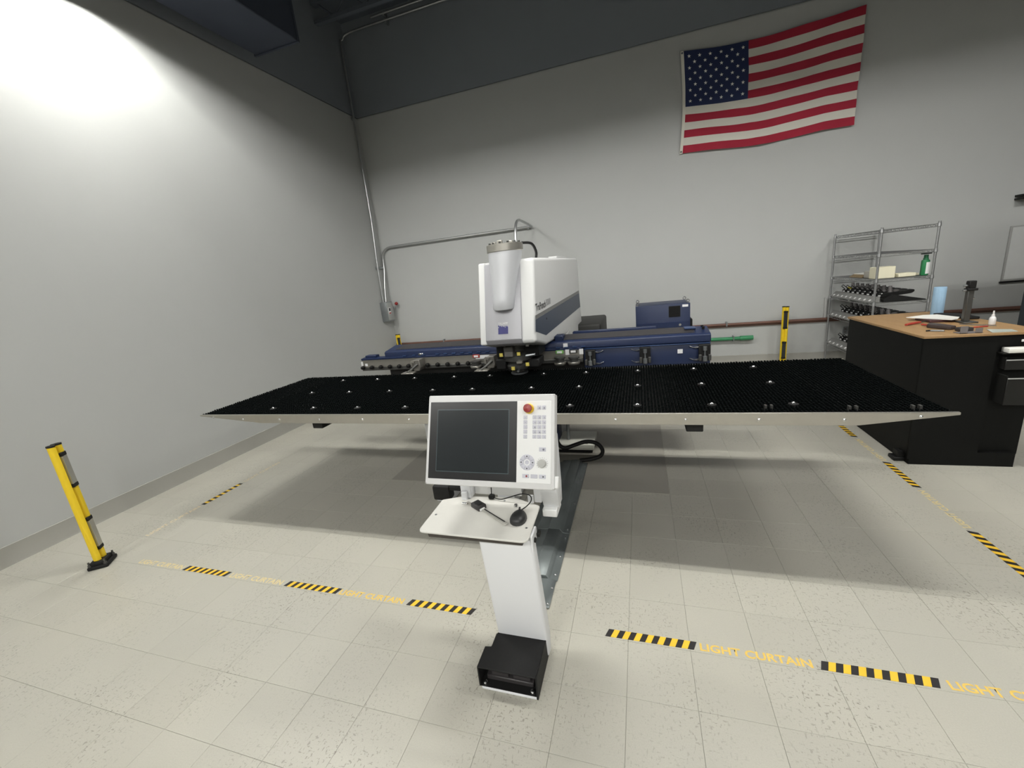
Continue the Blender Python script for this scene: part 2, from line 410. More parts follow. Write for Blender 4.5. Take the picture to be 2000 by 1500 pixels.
# brown pipe rail
org = (0, 7.9, .73)
t = T('wall_pipe', 'long brown pipe running low along the back wall', 'pipe', org)
b = BM(); tube(b, [(XL+.02, 7.905, .752), (9.9, 7.905, .705)], .024, 10); tube(b, [(XL+.02, 7.925, .715), (9.9, 7.925, .668)], .012, 8); O('pipe', b, COPPER, t, org)
for x in (-4.0, -3.0, -1.0, .5, 1.42, 3.9, 5.6):
    z = .752-.047*(x-XL)/(9.9-XL); b = BM(); box(b, x-.012, x+.012, 7.875, 7.95, z-.03, z+.05, .003, 1); O('pipe_clip', b, GALV, t, org)
org = (1.83, 7.88, .48)
t = T('green_pipe', 'short green plastic pipe on the back wall past the blue rail', 'pipe', org)
b = BM(); tube(b, [(.55, 7.88, .487), (1.82, 7.88, .487)], .030, 14); O('pipe', b, GREEN, t, org)
b = BM(); tube(b, [(1.63, 7.88, .487), (1.83, 7.88, .487)], .040, 14); O('coupling', b, GREEN, t, org)
b = BM(); box(b, 1.52, 1.535, 7.84, 7.95, .44, .535); O('pipe_clip', b, GALV, t, org)

# ------------------------------------------------------------------ flag
org = (1.87, 7.93, 4.2)
flag = T('flag', 'large American flag with creases pinned high on the back wall', 'flag', org)
def fpos(u, v, off=0):
    x = (.70+2.34*u)*(1-v) + (.685+2.335*u)*v + .035*math.sin(math.pi*v)*(1-u)
    sag = .075*math.sin(math.pi*max(0, min(1, u))**.85)
    z = (4.968+.012*u - sag)*(1-v) + (3.555-.035*u - .055*math.sin(math.pi*min(1, u*1.2)))*v
    z += .022*math.sin(6.5*u+.4)*v*(1-u*.5)*math.sin(math.pi*min(1, u*1.5+.1))
    y = 7.925 - .018 - .010*math.sin(9*(u*1.1-v*.9)+.6) - .007*math.sin(23*(u*.9+v*1.0)) - .006*math.exp(-((u*1.1+v*.7-1.15)/.02)**2) - .005*math.exp(-((u*1.1+v*.7-1.0)/.018)**2) - .012*math.exp(-((u*1.2-v*.55-.05)/.05)**2)*v
    return Vector((x, y-off, z))
def fpatch(u0, u1, v0, v1, nu, nv, off=0):
    b = BM(); g = [[b.verts.new(fpos(u0+(u1-u0)*i/nu, v0+(v1-v0)*j/nv, off)) for j in range(nv+1)] for i in range(nu+1)]
    for i in range(nu):
        for j in range(nv): b.faces.new((g[i][j], g[i][j+1], g[i+1][j+1], g[i+1][j]))
    return b
CU = .392
for k in range(13):
    u0_ = CU if k < 7 else .012
    O('stripe', fpatch(u0_, 1, k/13, (k+1)/13, int(70*(1-u0_)), 4), CLOTHR if k % 2 == 0 else CLOTHW, flag, org)
O('canton', fpatch(.012, CU, 0, 7/13, 28, 24), CLOTHB, flag, org)
O('header', fpatch(-.006, .013, -.003, 1.004, 2, 40, .003), mat('flag_header', (.72, .70, .62), .8), flag, org)
for v in (.02, .985):
    b = BM(); p = fpos(.003, v, .006); lathe(b, [(.006, -.002), (.014, -.002), (.014, .002), (.006, .002)], p, 'y', 12); O('grommet', b, CHROME if v < .5 else DKST, flag, org)
for r_ in range(9):
    for c_ in range(6 if r_ % 2 == 0 else 5):
        u = .012+(CU-.012)*((2*c_+1+(r_ % 2))/12); v = 7/13*((r_+1)/10)
        b = BM(); ctr = b.verts.new(fpos(u, v, .006)); ring = []
        for a in range(10):
            rr = .027 if a % 2 == 0 else .0108; an = math.pi/2+a*math.pi/5
            ring.append(b.verts.new(fpos(u+rr*math.cos(an)/2.34, v-rr*math.sin(an)/1.42, .006)))
        for a in range(10): b.faces.new((ctr, ring[a], ring[(a+1) % 10]))
        O('star', b, STARW, flag, org, smooth=False)

# ------------------------------------------------------------------ light curtain posts
def post(name, label, loc, ang, height=1.06, grp='light curtain posts'):
    t = T(name, label, 'post', loc, grp, ang)      # local +X is the window side
    lobeA = [(-.004+.028*math.cos(a), -.024+.024*math.sin(a)) for a in [math.pi*.5+math.pi*1.35*k/9 for k in range(10)]]
    lobeB = [(.006+.024*math.cos(a), .024+.024*math.sin(a)) for a in [-math.pi*.5+math.pi*1.25*k/9 for k in range(10)]]
    outl = lobeA + [(.024, -.032)] + lobeB + [(-.028, .016)]
    b = BM(); prism(b, outl, 'z', .05, height-.012); O('extrusion', b, YEL, t)
    b = BM(); prism(b, [(x*1.06, y*1.06) for x, y in outl], 'z', height-.012, height); O('cap', b, BLKP, t)
    for z0, z1 in ((height-.33, height-.10), (.17, .40)):
        b = BM(); box(b, .015, .0325, -.018, .034, z0, z1); O('mirror', b, MIRR if name == 'light_curtain_mirror' else WIND, t)
        for zz in (z0-.03, z1):
            b = BM(); box(b, .014, .034, -.022, .038, zz, zz+.03, .003, 1); O('window_bracket', b, BLK, t)
    b = BM(); box(b, -.065, .07, -.08, .08, 0, .03, .01); box(b, -.045, .05, -.068, .062, .028, .06, .008); O('foot', b, BLKP, t)
    for sx, sy in ((-.048, -.062), (.052, -.062), (.052, .062), (-.048, .062)):
        b = BM(); lathe(b, [(.012, .03), (.012, .045), (.007, .045), (.007, .07)], (sx, sy, 0), 'z', 8); O('levelling_bolt', b, DKST, t)
    return t
post('light_curtain_mirror', 'yellow light curtain post on black foot beside the left wall', (-4.27, 1.76, 0), R(38))
post('light_curtain_post', 'yellow light curtain post behind the blue rail in the left corner', (-4.93, 7.64, 0), R(-60), 1.0)
post('light_curtain_post', 'yellow light curtain post with dark windows between blue rail and wire rack', (2.24, 7.70, 0), R(-108), 1.0)
b = BM(); tube(b, smoothpath([(2.30, 7.6, .03), (2.6, 7.5, .06), (2.9, 7.55, .11), (3.2, 7.5, .04), (3.4, 7.3, .02)]), .012, 6)
tag(O('floor_cable', b, CABLE, None, (2.3, 7.6, 0)), 'blue cable lying on the floor behind the brush table', 'cable')

# ------------------------------------------------------------------ tapes and lettering on the floor
def tape(loc, ang, label, L_=.442, W=.05, slant=.018, n=15):
    b = BM(); s = L_/n
    for k in range(n):
        x0, x1 = k*s, (k+1)*s
        lo = [b.verts.new(p) for p in ((x0, 0, .0002), (x1, 0, .0002), (x1+slant, W, .0002), (x0+slant, W, .0002))]
        hi = [b.verts.new((v.co.x, v.co.y, .0011)) for v in lo]
        fs = [b.faces.new(hi)] + [b.faces.new((lo[i], lo[(i+1) % 4], hi[(i+1) % 4], hi[i])) for i in range(4)]
        for f in fs: f.material_index = k % 2
    o = O('hazard_tape', b, [TBLK, TYEL], smooth=False); o.location = loc; o.rotation_euler = (0, 0, ang)
    return tag(o, label, 'tape', 'hazard tapes on the floor')
FT = [(-3.44, 'striped hazard tape nearest the yellow post by left wall'), (-2.438, 'striped hazard tape, middle of three left of the console'), (-1.455, 'striped hazard tape just left of the console column'),
      (-.226, 'striped hazard tape just right of the console column'), (.763, 'striped hazard tape at right end of the front line')]
for x, lab in FT: tape((x, 1.82, 0), 0, lab)
for y, lab in ((4.66, 'striped hazard tape under the right end of the table'), (3.64, 'striped hazard tape beside the foot of black bench'), (2.62, 'striped hazard tape at the right edge of picture')):
    tape((2.058, y, 0), R(90), lab)
tape((-4.31, 2.655, 0), R(90), 'striped hazard tape on floor near the left wall', slant=0)
LET = mat('floor_letter_yellow', (.72, .50, .11), .6, var=.25, vscale=120)
LETF = mat('floor_letter_faded', (.66, .55, .28), .6, var=.2, vscale=120)
def lettering(loc, ang, label, mm=LET, wd=.49, h=.044):
    me = text_mesh('LIGHT CURTAIN', wd, h, .028)
    o = O('floor_lettering', me, mm, smooth=False); o.location = (loc[0], loc[1], .0009); o.rotation_euler = (0, 0, ang)
    return tag(o, label, 'lettering', 'LIGHT CURTAIN lettering')
lettering((-3.945, 1.823), 0, 'faded yellow LIGHT CURTAIN lettering next to the yellow post foot', LETF, .49)
lettering((-2.96, 1.823), 0, 'yellow LIGHT CURTAIN lettering between the two leftmost front tapes', LETF)
lettering((-1.975, 1.823), 0, 'yellow LIGHT CURTAIN lettering second left of the console')
lettering((.246, 1.823), 0, 'clearest yellow LIGHT CURTAIN lettering right of the console')
lettering((1.245, 1.823), 0, 'yellow LIGHT CURTAIN lettering cut by the right picture edge')
lettering((2.053, 4.12), R(90), 'faded LIGHT CURTAIN lettering on floor alongside the bench', LETF)
lettering((2.053, 3.11), R(90), 'faded LIGHT CURTAIN lettering on floor in front of the bench', LETF)
lettering((-4.315, 2.13), R(90), 'faded LIGHT CURTAIN lettering on floor along left wall', mat('floor_letter_pale', (.64, .54, .36), .6))
lettering((-4.315, 3.14), R(90), 'faded LIGHT CURTAIN lettering under left table end', mat('floor_letter_pale2', (.62, .54, .38), .6))

# machine floor sheet
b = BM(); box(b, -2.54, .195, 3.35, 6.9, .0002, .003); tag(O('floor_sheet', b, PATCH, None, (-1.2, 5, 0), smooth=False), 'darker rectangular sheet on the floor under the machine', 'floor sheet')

# ------------------------------------------------------------------ cable trough on the floor
org = (-.7, 2.9, 0)
tr = T('cable_trough', 'galvanised cable trough on the floor from console to machine', 'cable trough', org)
def cover(y0, y1, zz, mid=True):
    b = BM()
    pr = [(-.862, .004), (-.862, .007+zz), (-.815, .008+zz), (-.795, .030+zz), (-.715, .033+zz), (-.712, .041+zz), (-.625, .041+zz), (-.602, .010+zz), (-.552, .008+zz), (-.552, .004)] if mid else \
         [(-.83, .004), (-.83, .007), (-.79, .020+zz), (-.61, .020+zz), (-.56, .007), (-.56, .004)]
    prism(b, pr, 'y', y0, y1, .0015, 1); O('trough_cover', b, GALVD, tr, org)
cover(2.675, 3.87, .003); cover(2.175, 2.685, 0); cover(1.945, 2.18, 0, False)
for y in (2.72, 3.1, 3.5, 3.8, 2.22, 2.62, 2.4, 1.97, 2.1):
    for x in ((-.842, -.572) if y > 2.15 else (-.81, -.572)):
        b = BM(); lathe(b, [(.008, .0), (.008, .017), (.005, .02), (.0005, .021)], (x, y, 0), 'z', 8); O('screw', b, CHROME, tr, org)

# ------------------------------------------------------------------ brush table
ZT = 1.0; TX0, TX1, TY0, TY1 = -3.875, 1.555, 2.60, 3.925
org = (-1.16, 3.26, .86)
tb = T('brush_table', 'wide black brush topped sheet table with steel front apron', 'table', org)
NP = 12; PW = (TX1-TX0)/NP
b = BM(); box(b, -3.15, 1.10, TY0+.02, TY1-.01, .93, .955); O('deck', b, DKST, tb, org)
for k in range(NP):
    x0, x1 = TX0+k*PW, TX0+(k+1)*PW
    b = BM(); zl = .982 if k in (0, NP-1) else .955; box(b, x0+(.002 if k < NP-1 else -.02), x1-(.002 if k else -.02), TY0+.004, TY1, zl, max(.975, zl+.006), .002, 1); pn = O('brush_panel', b, BLKP, tb, org)
    b = BM(); nx = int(PW/.0215); ny = int((TY1-TY0)/.0215)
    for i in range(nx):
        for j in range(ny):
            cx = x0+.011+(PW-.022)*i/(nx-1); cy = TY0+.012+(TY1-TY0-.02)*j/(ny-1)
            dx, dy = random.uniform(-.0025, .0025), random.uniform(-.0025, .0025); zt = ZT+random.uniform(-.0015, .003); r = .0062; q = .0085
            lo = [b.verts.new((cx+r*math.cos(a), cy+r*math.sin(a), zl+.004)) for a in (.3, 2.39, 4.49)]
            hi = [b.verts.new((cx+dx+q*math.cos(a), cy+dy+q*math.sin(a), zt)) for a in (.3, 2.39, 4.49)]
            b.faces.new(hi)
            for e in range(3): b.faces.new((lo[e], lo[(e+1) % 3], hi[(e+1) % 3], hi[e]))
    o = O('bristles', b, BRI, pn, org, smooth=False); o['kind'] = 'stuff'
# front apron, tapering at both ends
b = BM(); prism(b, [(TX0-.01, .985), (TX0-.01, .998), (TX1+.02, .998), (TX1+.02, .984), (1.13, .922), (-3.17, .922)], 'y', TY0-.012, TY0+.004, .0015, 1)
O('apron', b, STEEL, tb, org)
b = BM(); prism(b, [(TX0-.01, .985), (TX0-.01, .992), (TX1+.02, .992), (TX1+.02, .984), (1.13, .935), (-3.17, .935)], 'y', TY1-.004, TY1+.004); O('rear_apron', b, STEEL, tb, org)
for x, zz in ((-3.72, .975), (-3.37, .957), (-2.96, .957), (-2.54, .957), (-2.12, .957), (-1.70, .957), (-1.28, .957), (-.60, .957), (-.17, .957), (.25, .957), (.65, .957), (1.07, .957), (1.41, .975)):
    b = BM(); lathe(b, [(.009, -.0122), (.009, -.016), (.005, -.019), (.0005, -.0195)], (x, TY0, zz), 'y', 10); O('screw', b, CHROME, tb, org)
for x in (-2.64, .31):
    b = BM(); box(b, x-.05, x+.05, TY0+.05, TY0+.9, .852, .93, .004, 1); O('support_bracket', b, BLKP, tb, org)
bx = [-3.18, -2.73, -2.275, -1.82, -1.43, -.89, -.49, -.035, .42, .87]
for j, y in enumerate((2.745, 3.225, 3.70)):
    for x in bx:
        if j == 0 and x in (-1.43, -.89): continue
        b = BM(); lathe(b, [(.028, .990), (.028, 1.003), (.016, 1.005), (.0115, 1.008), (.0095, 1.0125), (.005, 1.0155), (.0005, 1.0165)], (x, y, 0), 'z', 14)
        for f in b.faces: f.material_index = 1 if f.calc_center_median().z > 1.0075 else 0
        O('ball_caster', b, [BLKP, CHROME], tb, org)
for x, y in ((.72, 2.68), (1.13, 2.65), (1.42, 2.655)):
    b = BM(); box(b, x-.022, x-.010, y-.012, y+.012, .985, 1.018); box(b, x+.010, x+.022, y-.012, y+.012, .985, 1.018); O('sheet_stop', b, DKST, tb, org)
# table carriers down to the floor
for x in (-1.75, -1.15):
    b = BM(); box(b, x-.08, x+.08, 3.0, 3.9, .0035, .93, .01); O('leg', b, WHITE, tb, org)

# ------------------------------------------------------------------ punch press
org = (-1.1, 5.0, 0)
pp = T('punch_press', 'white sheet metal punch press with slate stripe and cylinder head', 'machine', org)
HX0, HX1 = -1.365, -.853
def sideprof(dy=0):
    return [(3.385+dy, 1.36), (3.565+dy, 2.062), (6.235, 2.085), (6.33, 1.06), (5.22, 1.06), (5.20, 1.17), (4.30, 1.235), (3.80, 1.262)]
def rimprof():
    return [(3.385, 1.36), (3.565, 2.062), (3.75, 2.063), (3.80, 1.262)]
b = BM(); prism(b, sideprof(.02), 'x', -1.30, -1.0); prism(b, [(p[0], p[1]) for p in sideprof(0)], 'x', -1.0, HX1, .032, 4); prism(b, sideprof(0), 'x', HX0, -1.30, .014, 3)
O('frame', b, WHITE2, pp, org)
# silver front panel, curving under at the bottom
fp = [(3.372, 1.40), (3.552, 2.045), (3.60, 2.045), (3.62, 1.36), (3.50, 1.325), (3.44, 1.335), (3.395, 1.36)]
b = BM(); prism(b, fp, 'x', -1.305, -.975, .006, 2); O('front_panel', b, SILVER, pp, org)
# tapered cylinder cover
ccx, ccy = -1.105, 3.60
b = BM(); prof = [(.0005, 1.652), (.060, 1.653), (.085, 1.657), (.092, 1.668), (.100, 1.75), (.118, 1.92), (.140, 2.06), (.150, 2.14), (.146, 2.145)]
NN = 28; rings = []
for r, z in prof:
    cy = 3.372+(z-1.40)*.279                # the cover follows the raked front panel
    rings.append([b.verts.new((ccx-.055*(2.1-z)+r*math.cos(2*math.pi*k/NN), cy-.004+r*math.sin(2*math.pi*k/NN)*1.0, z+.006*math.cos(2*math.pi*k/NN)*0)) for k in range(NN)])
for i in range(len(rings)-1):
    for k in range(NN): b.faces.new((rings[i][k], rings[i][(k+1) % NN], rings[i+1][(k+1) % NN], rings[i+1][k]))
cyl = O('cylinder_cover', b, mat('silver_white', (.60, .61, .64), .4, .1), pp, org)
cy_t = 3.372+(2.14-1.40)*.279
b = BM(); lathe(b, [(.154, 2.135), (.158, 2.14), (.158, 2.195), (.15, 2.20), (.0005, 2.20)], (ccx, cy_t, 0), 'z', 28); O('cylinder_ring', b, STEEL, cyl, org)
for k in range(12):
    a = 2*math.pi*k/12; b = BM(); lathe(b, [(.010, 2.20), (.010, 2.214), (.0005, 2.214)], (ccx+.13*math.cos(a), cy_t+.13*math.sin(a), 0), 'z', 6); O('cap_bolt', b, DKST, cyl, org)
for x, y, h in ((-.08, -.05, .02), (-.02, -.06, .03), (.05, .03, .025)):
    b = BM(); box(b, ccx+x-.02, ccx+x+.02, cy_t+y-.02, cy_t+y+.02, 2.20, 2.20+h, .003, 1); O('fitting', b, STEEL, cyl, org)
b = BM(); tube(b, smoothpath([(ccx+.13, cy_t+.10, 2.20), (ccx+.19, cy_t+.2, 2.19), (ccx+.215, cy_t+.25, 2.12), (ccx+.20, cy_t+.28, 2.05)]), .012, 8); O('hose', b, RUB, cyl, org)
b = BM(); box(b, -1.0, -.9, 4.9, 5.6, 2.075, 2.10, .005, 1); O('top_hatch', b, LGREY, pp, org)
# slate stripe on the right side
XS = HX1+.0008
b = BM(); prism(b, [(3.430, 1.548), (6.20, 1.590), (6.245, 1.385), (3.79, 1.358), (3.398, 1.452)], 'x', XS-.0005, XS+.0015); O('stripe_panel', b, STRIPE, pp, org, smooth=False)
b = BM(); prism(b, [(3.437, 1.583), (6.19, 1.628), (6.20, 1.592), (3.430, 1.550)], 'x', XS-.0005, XS+.0012); O('stripe_edge', b, STRIPE2, pp, org, smooth=False)
b = BM(); lathe(b, [(.010, 0), (.010, .004), (.0005, .004)], (XS+.001, 3.86, 1.505), 'x', 10); O('plug', b, LETB, pp, org)
# side recess near the rear
b = BM(); prism(b, [(4.72, 1.17), (5.08, 1.195), (5.16, 1.205), (5.16, 1.02), (4.72, 1.02)], 'x', HX1-.05, HX1+.002); O('recess', b, LGREY, pp, org)
def put_text(s, wd, h, mm, origin, M, parent, bold=0):
    me = text_mesh(s, wd, h, bold); me.transform(M); me.transform(Matrix.Translation(Vector(origin)-Vector(org)))
    return O('lettering', me, mm, parent, smooth=False)
Mside = Matrix(((0, 0, 1, 0), (1, 0, 0, 0), (0, 1, 0, 0), (0, 0, 0, 1)))
put_text('TruPunch', .40, .062, LETB, (XS+.001, 3.47, 1.615), Mside, pp, .015)
put_text('3000', .22, .060, LETG, (XS+.001, 3.89, 1.622), Mside, pp)
# logo square on the raked front panel
rake = math.atan2(3.552-3.372, 2.045-1.40)
Mf = Matrix.Translation((-1.14, 3.372+.05*math.tan(rake), 1.45)) @ Matrix.Rotation(math.pi/2-rake, 4, 'X')
b = BM()
for i in range(12):
    for j in range(10):
        hgt = .072+.020*math.sin(i*2.1)*(j == 9)
        if j >= 7 and random.random() < (j-6)*.22: continue
        box(b, -.045+i*.0075, -.045+(i+1)*.0075, -.0+j*.0078, (j+1)*.0078, .0005, .0016)
b.transform(Mf); O('logo_square', b, LOGO, pp, org, smooth=False)
me = text_mesh('TRUMPF', .088, .018, .012); me.transform(Matrix.Translation((-.045, .082, .0018))); me.transform(Mf); me.transform(Matrix.Translation(-Vector(org))); O('lettering', me, WHITE2, pp, smooth=False)
# tool head under the front
hx, hy = -1.14, 3.76
b = BM(); lathe(b, [(.06, 1.03), (.075, 1.035), (.075, 1.05), (.11, 1.06), (.12, 1.075), (.12, 1.10), (.10, 1.12), (.14, 1.15), (.14, 1.20), (.10, 1.24), (.10, 1.30)], (hx, hy, 0), 'z', 22); O('punch_head', b, DKST, pp, org)
b = BM(); lathe(b, [(.05, 1.0), (.075, 1.002), (.085, 1.012), (.085, 1.022), (.05, 1.024)], (hx, hy, 0), 'z', 22); O('die_plate', b, GALV, pp, org)
b = BM(); box(b, hx-.085, hx+.005, hy-.17, hy-.06, 1.20, 1.30, .008, 1); O('sensor_block', b, mat('block_grey', (.14, .135, .125), .5), pp, org)
b = BM(); box(b, hx-.20, hx+.22, hy-.05, hy+.25, 1.17, 1.30, .01, 1); box(b, hx-.20, hx-.10, hy-.1, hy+.1, 1.07, 1.17, .008, 1); box(b, hx+.10, hx+.22, hy-.06, hy+.15, 1.07, 1.15, .01, 1); O('tool_carrier', b, BLKP, pp, org)
b = BM(); tube(b, [(hx+.10, hy-.08, 1.19), (hx+.15, hy-.075, 1.195), (hx+.19, hy-.07, 1.20)], .016, 8); O('air_fitting', b, GALV, pp, org)
b = BM(); box(b, hx+.03, hx+.085, hy-.175, hy-.13, 1.135, 1.16, .003, 1); O('name_plate', b, STEEL, pp, org)
for x, y, z in ((-.115, -.155, 1.225), (.052, -.14, 1.225), (.0, -.19, 1.10), (.13, -.15, 1.125)):
    b = BM(); box(b, hx+x-.016, hx+x+.016, hy+y-.012, hy+y, z-.016, z+.016); O('warning_sticker', b, LABY, pp, org, smooth=False)
b = BM(); box(b, hx+.12, hx+.148, hy-.12, hy-.115, 1.285, 1.305); O('paper_sticker', b, LABW, pp, org, smooth=False)
b = BM(); lathe(b, [(.012, -.03), (.012, .0), (.0005, 0)], (hx+.03, hy-.12, 1.06), 'y', 10); O('pilot_light', b, GALV, pp, org)
# lower frame and base feet
b = BM(); box(b, -1.45, -.90, 4.45, 6.35, .0035, .93, .02); O('lower_frame', b, WHITE, pp, org)
b = BM(); box(b, -1.75, -.512, 4.10, 4.50, .045, .105, .006, 2); O('base_plate', b, mat('base_cream', (.70, .70, .62), .5), pp, org)
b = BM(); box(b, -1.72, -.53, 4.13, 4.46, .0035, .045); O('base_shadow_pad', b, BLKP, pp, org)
b = BM(); box(b, -.66, -.575, 4.13, 4.19, .1052, .109); O('vent_label', b, GRYP, pp, org)
b = BM(); tube(b, [(-.80, 4.25, .105), (-.80, 4.27, .5), (-.80, 4.3, .92)], .018, 8); tube(b, [(-.93, 4.2, .3), (-.86, 4.22, .55), (-.8, 4.25, .9)], .012, 6); O('lift_rod', b, GALV, pp, org)
b = BM(); lathe(b, [(.11, 0), (.11, .10), (.0005, .10)], (-.62, 4.5, .30), 'z', 18); O('drain_pan', b, BLKP, pp, org)
b = BM(); tube(b, smoothpath([(-.92, 4.15, .55), (-.905, 4.05, .32), (-.87, 4.0, .17), (-.80, 3.98, .12), (-.70, 4.0, .145), (-.58, 4.03, .175), (-.47, 4.03, .16), (-.41, 4.0, .10), (-.43, 3.96, .05), (-.52, 3.92, .03), (-.63, 3.88, .03)], 6), .021, 10); O('black_hose', b, RUB, pp, org)
b = BM(); tube(b, smoothpath([(-.90, 4.05, .35), (-.885, 3.97, .12), (-.87, 3.90, .03), (-.86, 3.7, .03), (-.90, 3.5, .012)], 6), .011, 8); O('thin_cable', b, PLB, pp, org)

# energy chain behind
b = BM(); box(b, -1.36, -.535, 5.9, 7.0, .85, 1.165, .04, 4); O('chain_cover', b, mat('chain_black', (.02, .02, .018), .6, var=.2, vscale=30), pp, org)

# ------------------------------------------------------------------ blue cross rail
org = (-1.3, 4.25, .5)
rl = T('cross_rail', 'blue workpiece rail with black knobs behind the brush table', 'machine rail', org)
def beam(x0, x1):
    b = BM(); prism(b, [(4.10, 1.158), (4.10, 1.222), (4.125, 1.236), (4.155, 1.238), (4.36, 1.268), (4.40, 1.262), (4.40, 1.06), (4.18, 1.06), (4.18, 1.158)], 'x', x0, x1, .004, 1); O('beam', b, BLUE, rl, org)
    b = BM(); prism(b, [(4.165, 1.2395), (4.345, 1.2665), (4.345, 1.270), (4.165, 1.243)], 'x', x0+.12, x1-.13); O('belt_cover', b, mat('belt_dark', (.045, .042, .045), .4, .3), rl, org)
beam(-2.865, .612)
b = BM(); prism(b, [(4.082, 1.148), (4.082, 1.166), (4.15, 1.172), (4.18, 1.17), (4.18, 1.148)], 'x', -3.19, -.56, .002, 1); O('ledge', b, BLUE, rl, org)
b = BM(); box(b, -3.145, -3.0, 4.11, 4.19, 1.165, 1.196, .004, 1); O('end_block', b, BLUE, rl, org)
b = BM(); box(b, -3.195, -.56, 4.09, 4.18, 1.055, 1.148, .003, 1); O('rail_face', b, mat('rail_steel', (.34, .325, .29), .45, .7, var=.12), rl, org)
b = BM(); box(b, -3.20, -.56, 4.085, 4.20, 1.018, 1.056, .004, 1); O('rack_strip', b, DKST, rl, org)
b = BM(); box(b, -2.87, .60, 4.16, 4.4, .80, 1.06); O('rail_body', b, BLK, rl, org)
for x in (-3.198,):
    b = BM(); box(b, x, x+.022, 4.082, 4.0895, 1.075, 1.13); O('white_end_label', b, LABW, rl, org)
b = BM(); box(b, -3.15, -3.115, 4.0875, 4.0895, 1.075, 1.105); O('white_tag', b, LABW, rl, org, smooth=False)
k = 0; x = -3.17
while x < -1.6:
    b = BM(); lathe(b, [(.0005, -.045), (.018, -.042), (.023, -.03), (.023, -.01), (.014, 0), (.014, .01)], (x, 4.085, 1.062), 'y', 12); kb = O('knob', b, BLK, rl, org)
    b = BM(); lathe(b, [(.006, -.05), (.006, -.046), (.0005, -.046)], (x+.014, 4.075, 1.075), 'y', 6); O('knob_pin', b, DKST, kb, org)
    x += .1235
for x in [(-2.2+.1*k_) for k_ in range(7)] + [-.83+.085*k_ for k_ in range(4)] + [-2.62, -2.5, -2.38]:
    b = BM(); box(b, x, x+.045, 4.0805, 4.0995, 1.170, 1.180); O('slot', b, BLUE2, rl, org, smooth=False)
def clamp(x):
    b = BM(); prism(b, [(x-.03, 1.02), (x-.045, 1.10), (x-.02, 1.145), (x+.05, 1.145), (x+.06, 1.06), (x+.04, 1.02)], 'y', 3.965, 4.085, .004, 1); cl = O('clamp', b, mat('clamp_steel', (.22, .21, .19), .45, .6, var=.3, vscale=30), rl, org)
    b = BM(); prism(b, [(x-.055, 1.07), (x-.055, 1.13), (x-.035, 1.145), (x+.0, 1.13), (x-.01, 1.11), (x-.035, 1.115), (x-.035, 1.07)], 'y', 3.955, 3.965); O('jaw', b, STEEL, cl, org)
    b = BM(); tube(b, [(x+.03, 3.96, 1.10), (x-.03, 3.92, 1.05), (x-.10, 3.90, 1.012)], [.014, .012, .008], 8); O('lever', b, DKST, cl, org)
    b = BM(); box(b, x-.15, x+.0, 3.88, 3.98, 1.004, 1.016, .002, 1); O('gripper', b, STEEL, cl, org)
clamp(-2.40); clamp(-1.52)
b = BM(); box(b, -2.42, -2.36, 4.09, 4.13, 1.17, 1.195, .004, 1); O('valve', b, CHROME, rl, org)
b = BM(); box(b, -1.72, -1.56, 4.083, 4.0895, 1.10, 1.14); O('serial_plate', b, LABW, rl, org, smooth=False)
def toolstation(x, mm):
    b = BM(); lathe(b, [(.055, 0), (.06, .012), (.06, .03), (.045, .035), (.045, .06), (.055, .065), (.055, .08), (.0005, .085)], (x, 4.02, 1.015), 'z', 18); s = O('tool_cassette', b, DKST, rl, org)
    b = BM(); lathe(b, [(.0605, .012), (.062, .016), (.062, .026), (.0605, .03)], (x, 4.02, 1.015), 'z', 18); O('cassette_ring', b, STEEL, s, org)
    b = BM(); box(b, x-.05, x+.03, 4.075, 4.086, 1.115, 1.15, .002, 1); box(b, x-.035, x+.015, 4.072, 4.076, 1.122, 1.143, mi=1); O('code_plate', b, [mm, LABW], s, org)
toolstation(-1.70, ORANGE); toolstation(-.785, mat('code_green', (.2, .45, .12), .5)); toolstation(-.645, DKST)
for x in (-.715, -.575):
    b = BM(); box(b, x-.02, x+.02, 4.08, 4.087, 1.10, 1.155); O('white_tag', b, LABW, rl, org, smooth=False)
# blue front panel on the right half with three latch units
b = BM(); box(b, -.553, .608, 4.10, 4.2, .80, 1.148, .006, 2); O('front_panel', b, BLUE, rl, org)
b = BM(); box(b, -.553, .608, 4.09, 4.2, 1.143, 1.152, .002, 1); O('panel_lip', b, BLUE2, rl, org)
for x in (-.486, .033, .555):
    b = BM(); box(b, x-.05, x+.05, 4.06, 4.10, .99, 1.14, .006, 1); lt = O('latch', b, BLKP, rl, org)
    b = BM(); lathe(b, [(.022, .99), (.022, 1.035), (.008, 1.036), (.008, 1.085), (.018, 1.09), (.018, 1.125), (.0005, 1.126)], (x, 4.045, 0), 'z', 12); O('plunger', b, GALV, lt, org)
    for sx in (-.04, .04):
        b = BM(); box(b, x+sx-.012, x+sx+.012, 4.03, 4.06, .995, 1.05, .003, 1); O('jaw', b, DKST, lt, org)
    for zz in (1.115, 1.0):
        s = 1 if x < -.3 else -1
        b = BM(); tube(b, smoothpath([(x+s*.05, 4.075, zz), (x+s*.09, 4.07, zz-.002), (x+s*.125, 4.085, zz+.012)], 4), [.008]*4+[.004]*5, 6); O('hose_barb', b, CHROME, lt, org)
for x, z in ((-.755, 1.195), (.325, 1.08)):
    b = BM(); box(b, x, x+.045, 4.0965 if z > 1.15 else 4.097, 4.101, z-.02, z+.02); O('paper_label', b, LABW, rl, org, smooth=False)
b = BM(); box(b, .40, .50, 4.24, 4.36, 1.262, 1.272); O('access_plate', b, BLUE2, rl, org)
for y in (4.25, 4.34):
    b = BM(); lathe(b, [(.012, 1.255), (.012, 1.278), (.0005, 1.278)], (.565, y, 0), 'z', 8); O('end_bolt', b, BLK, rl, org)
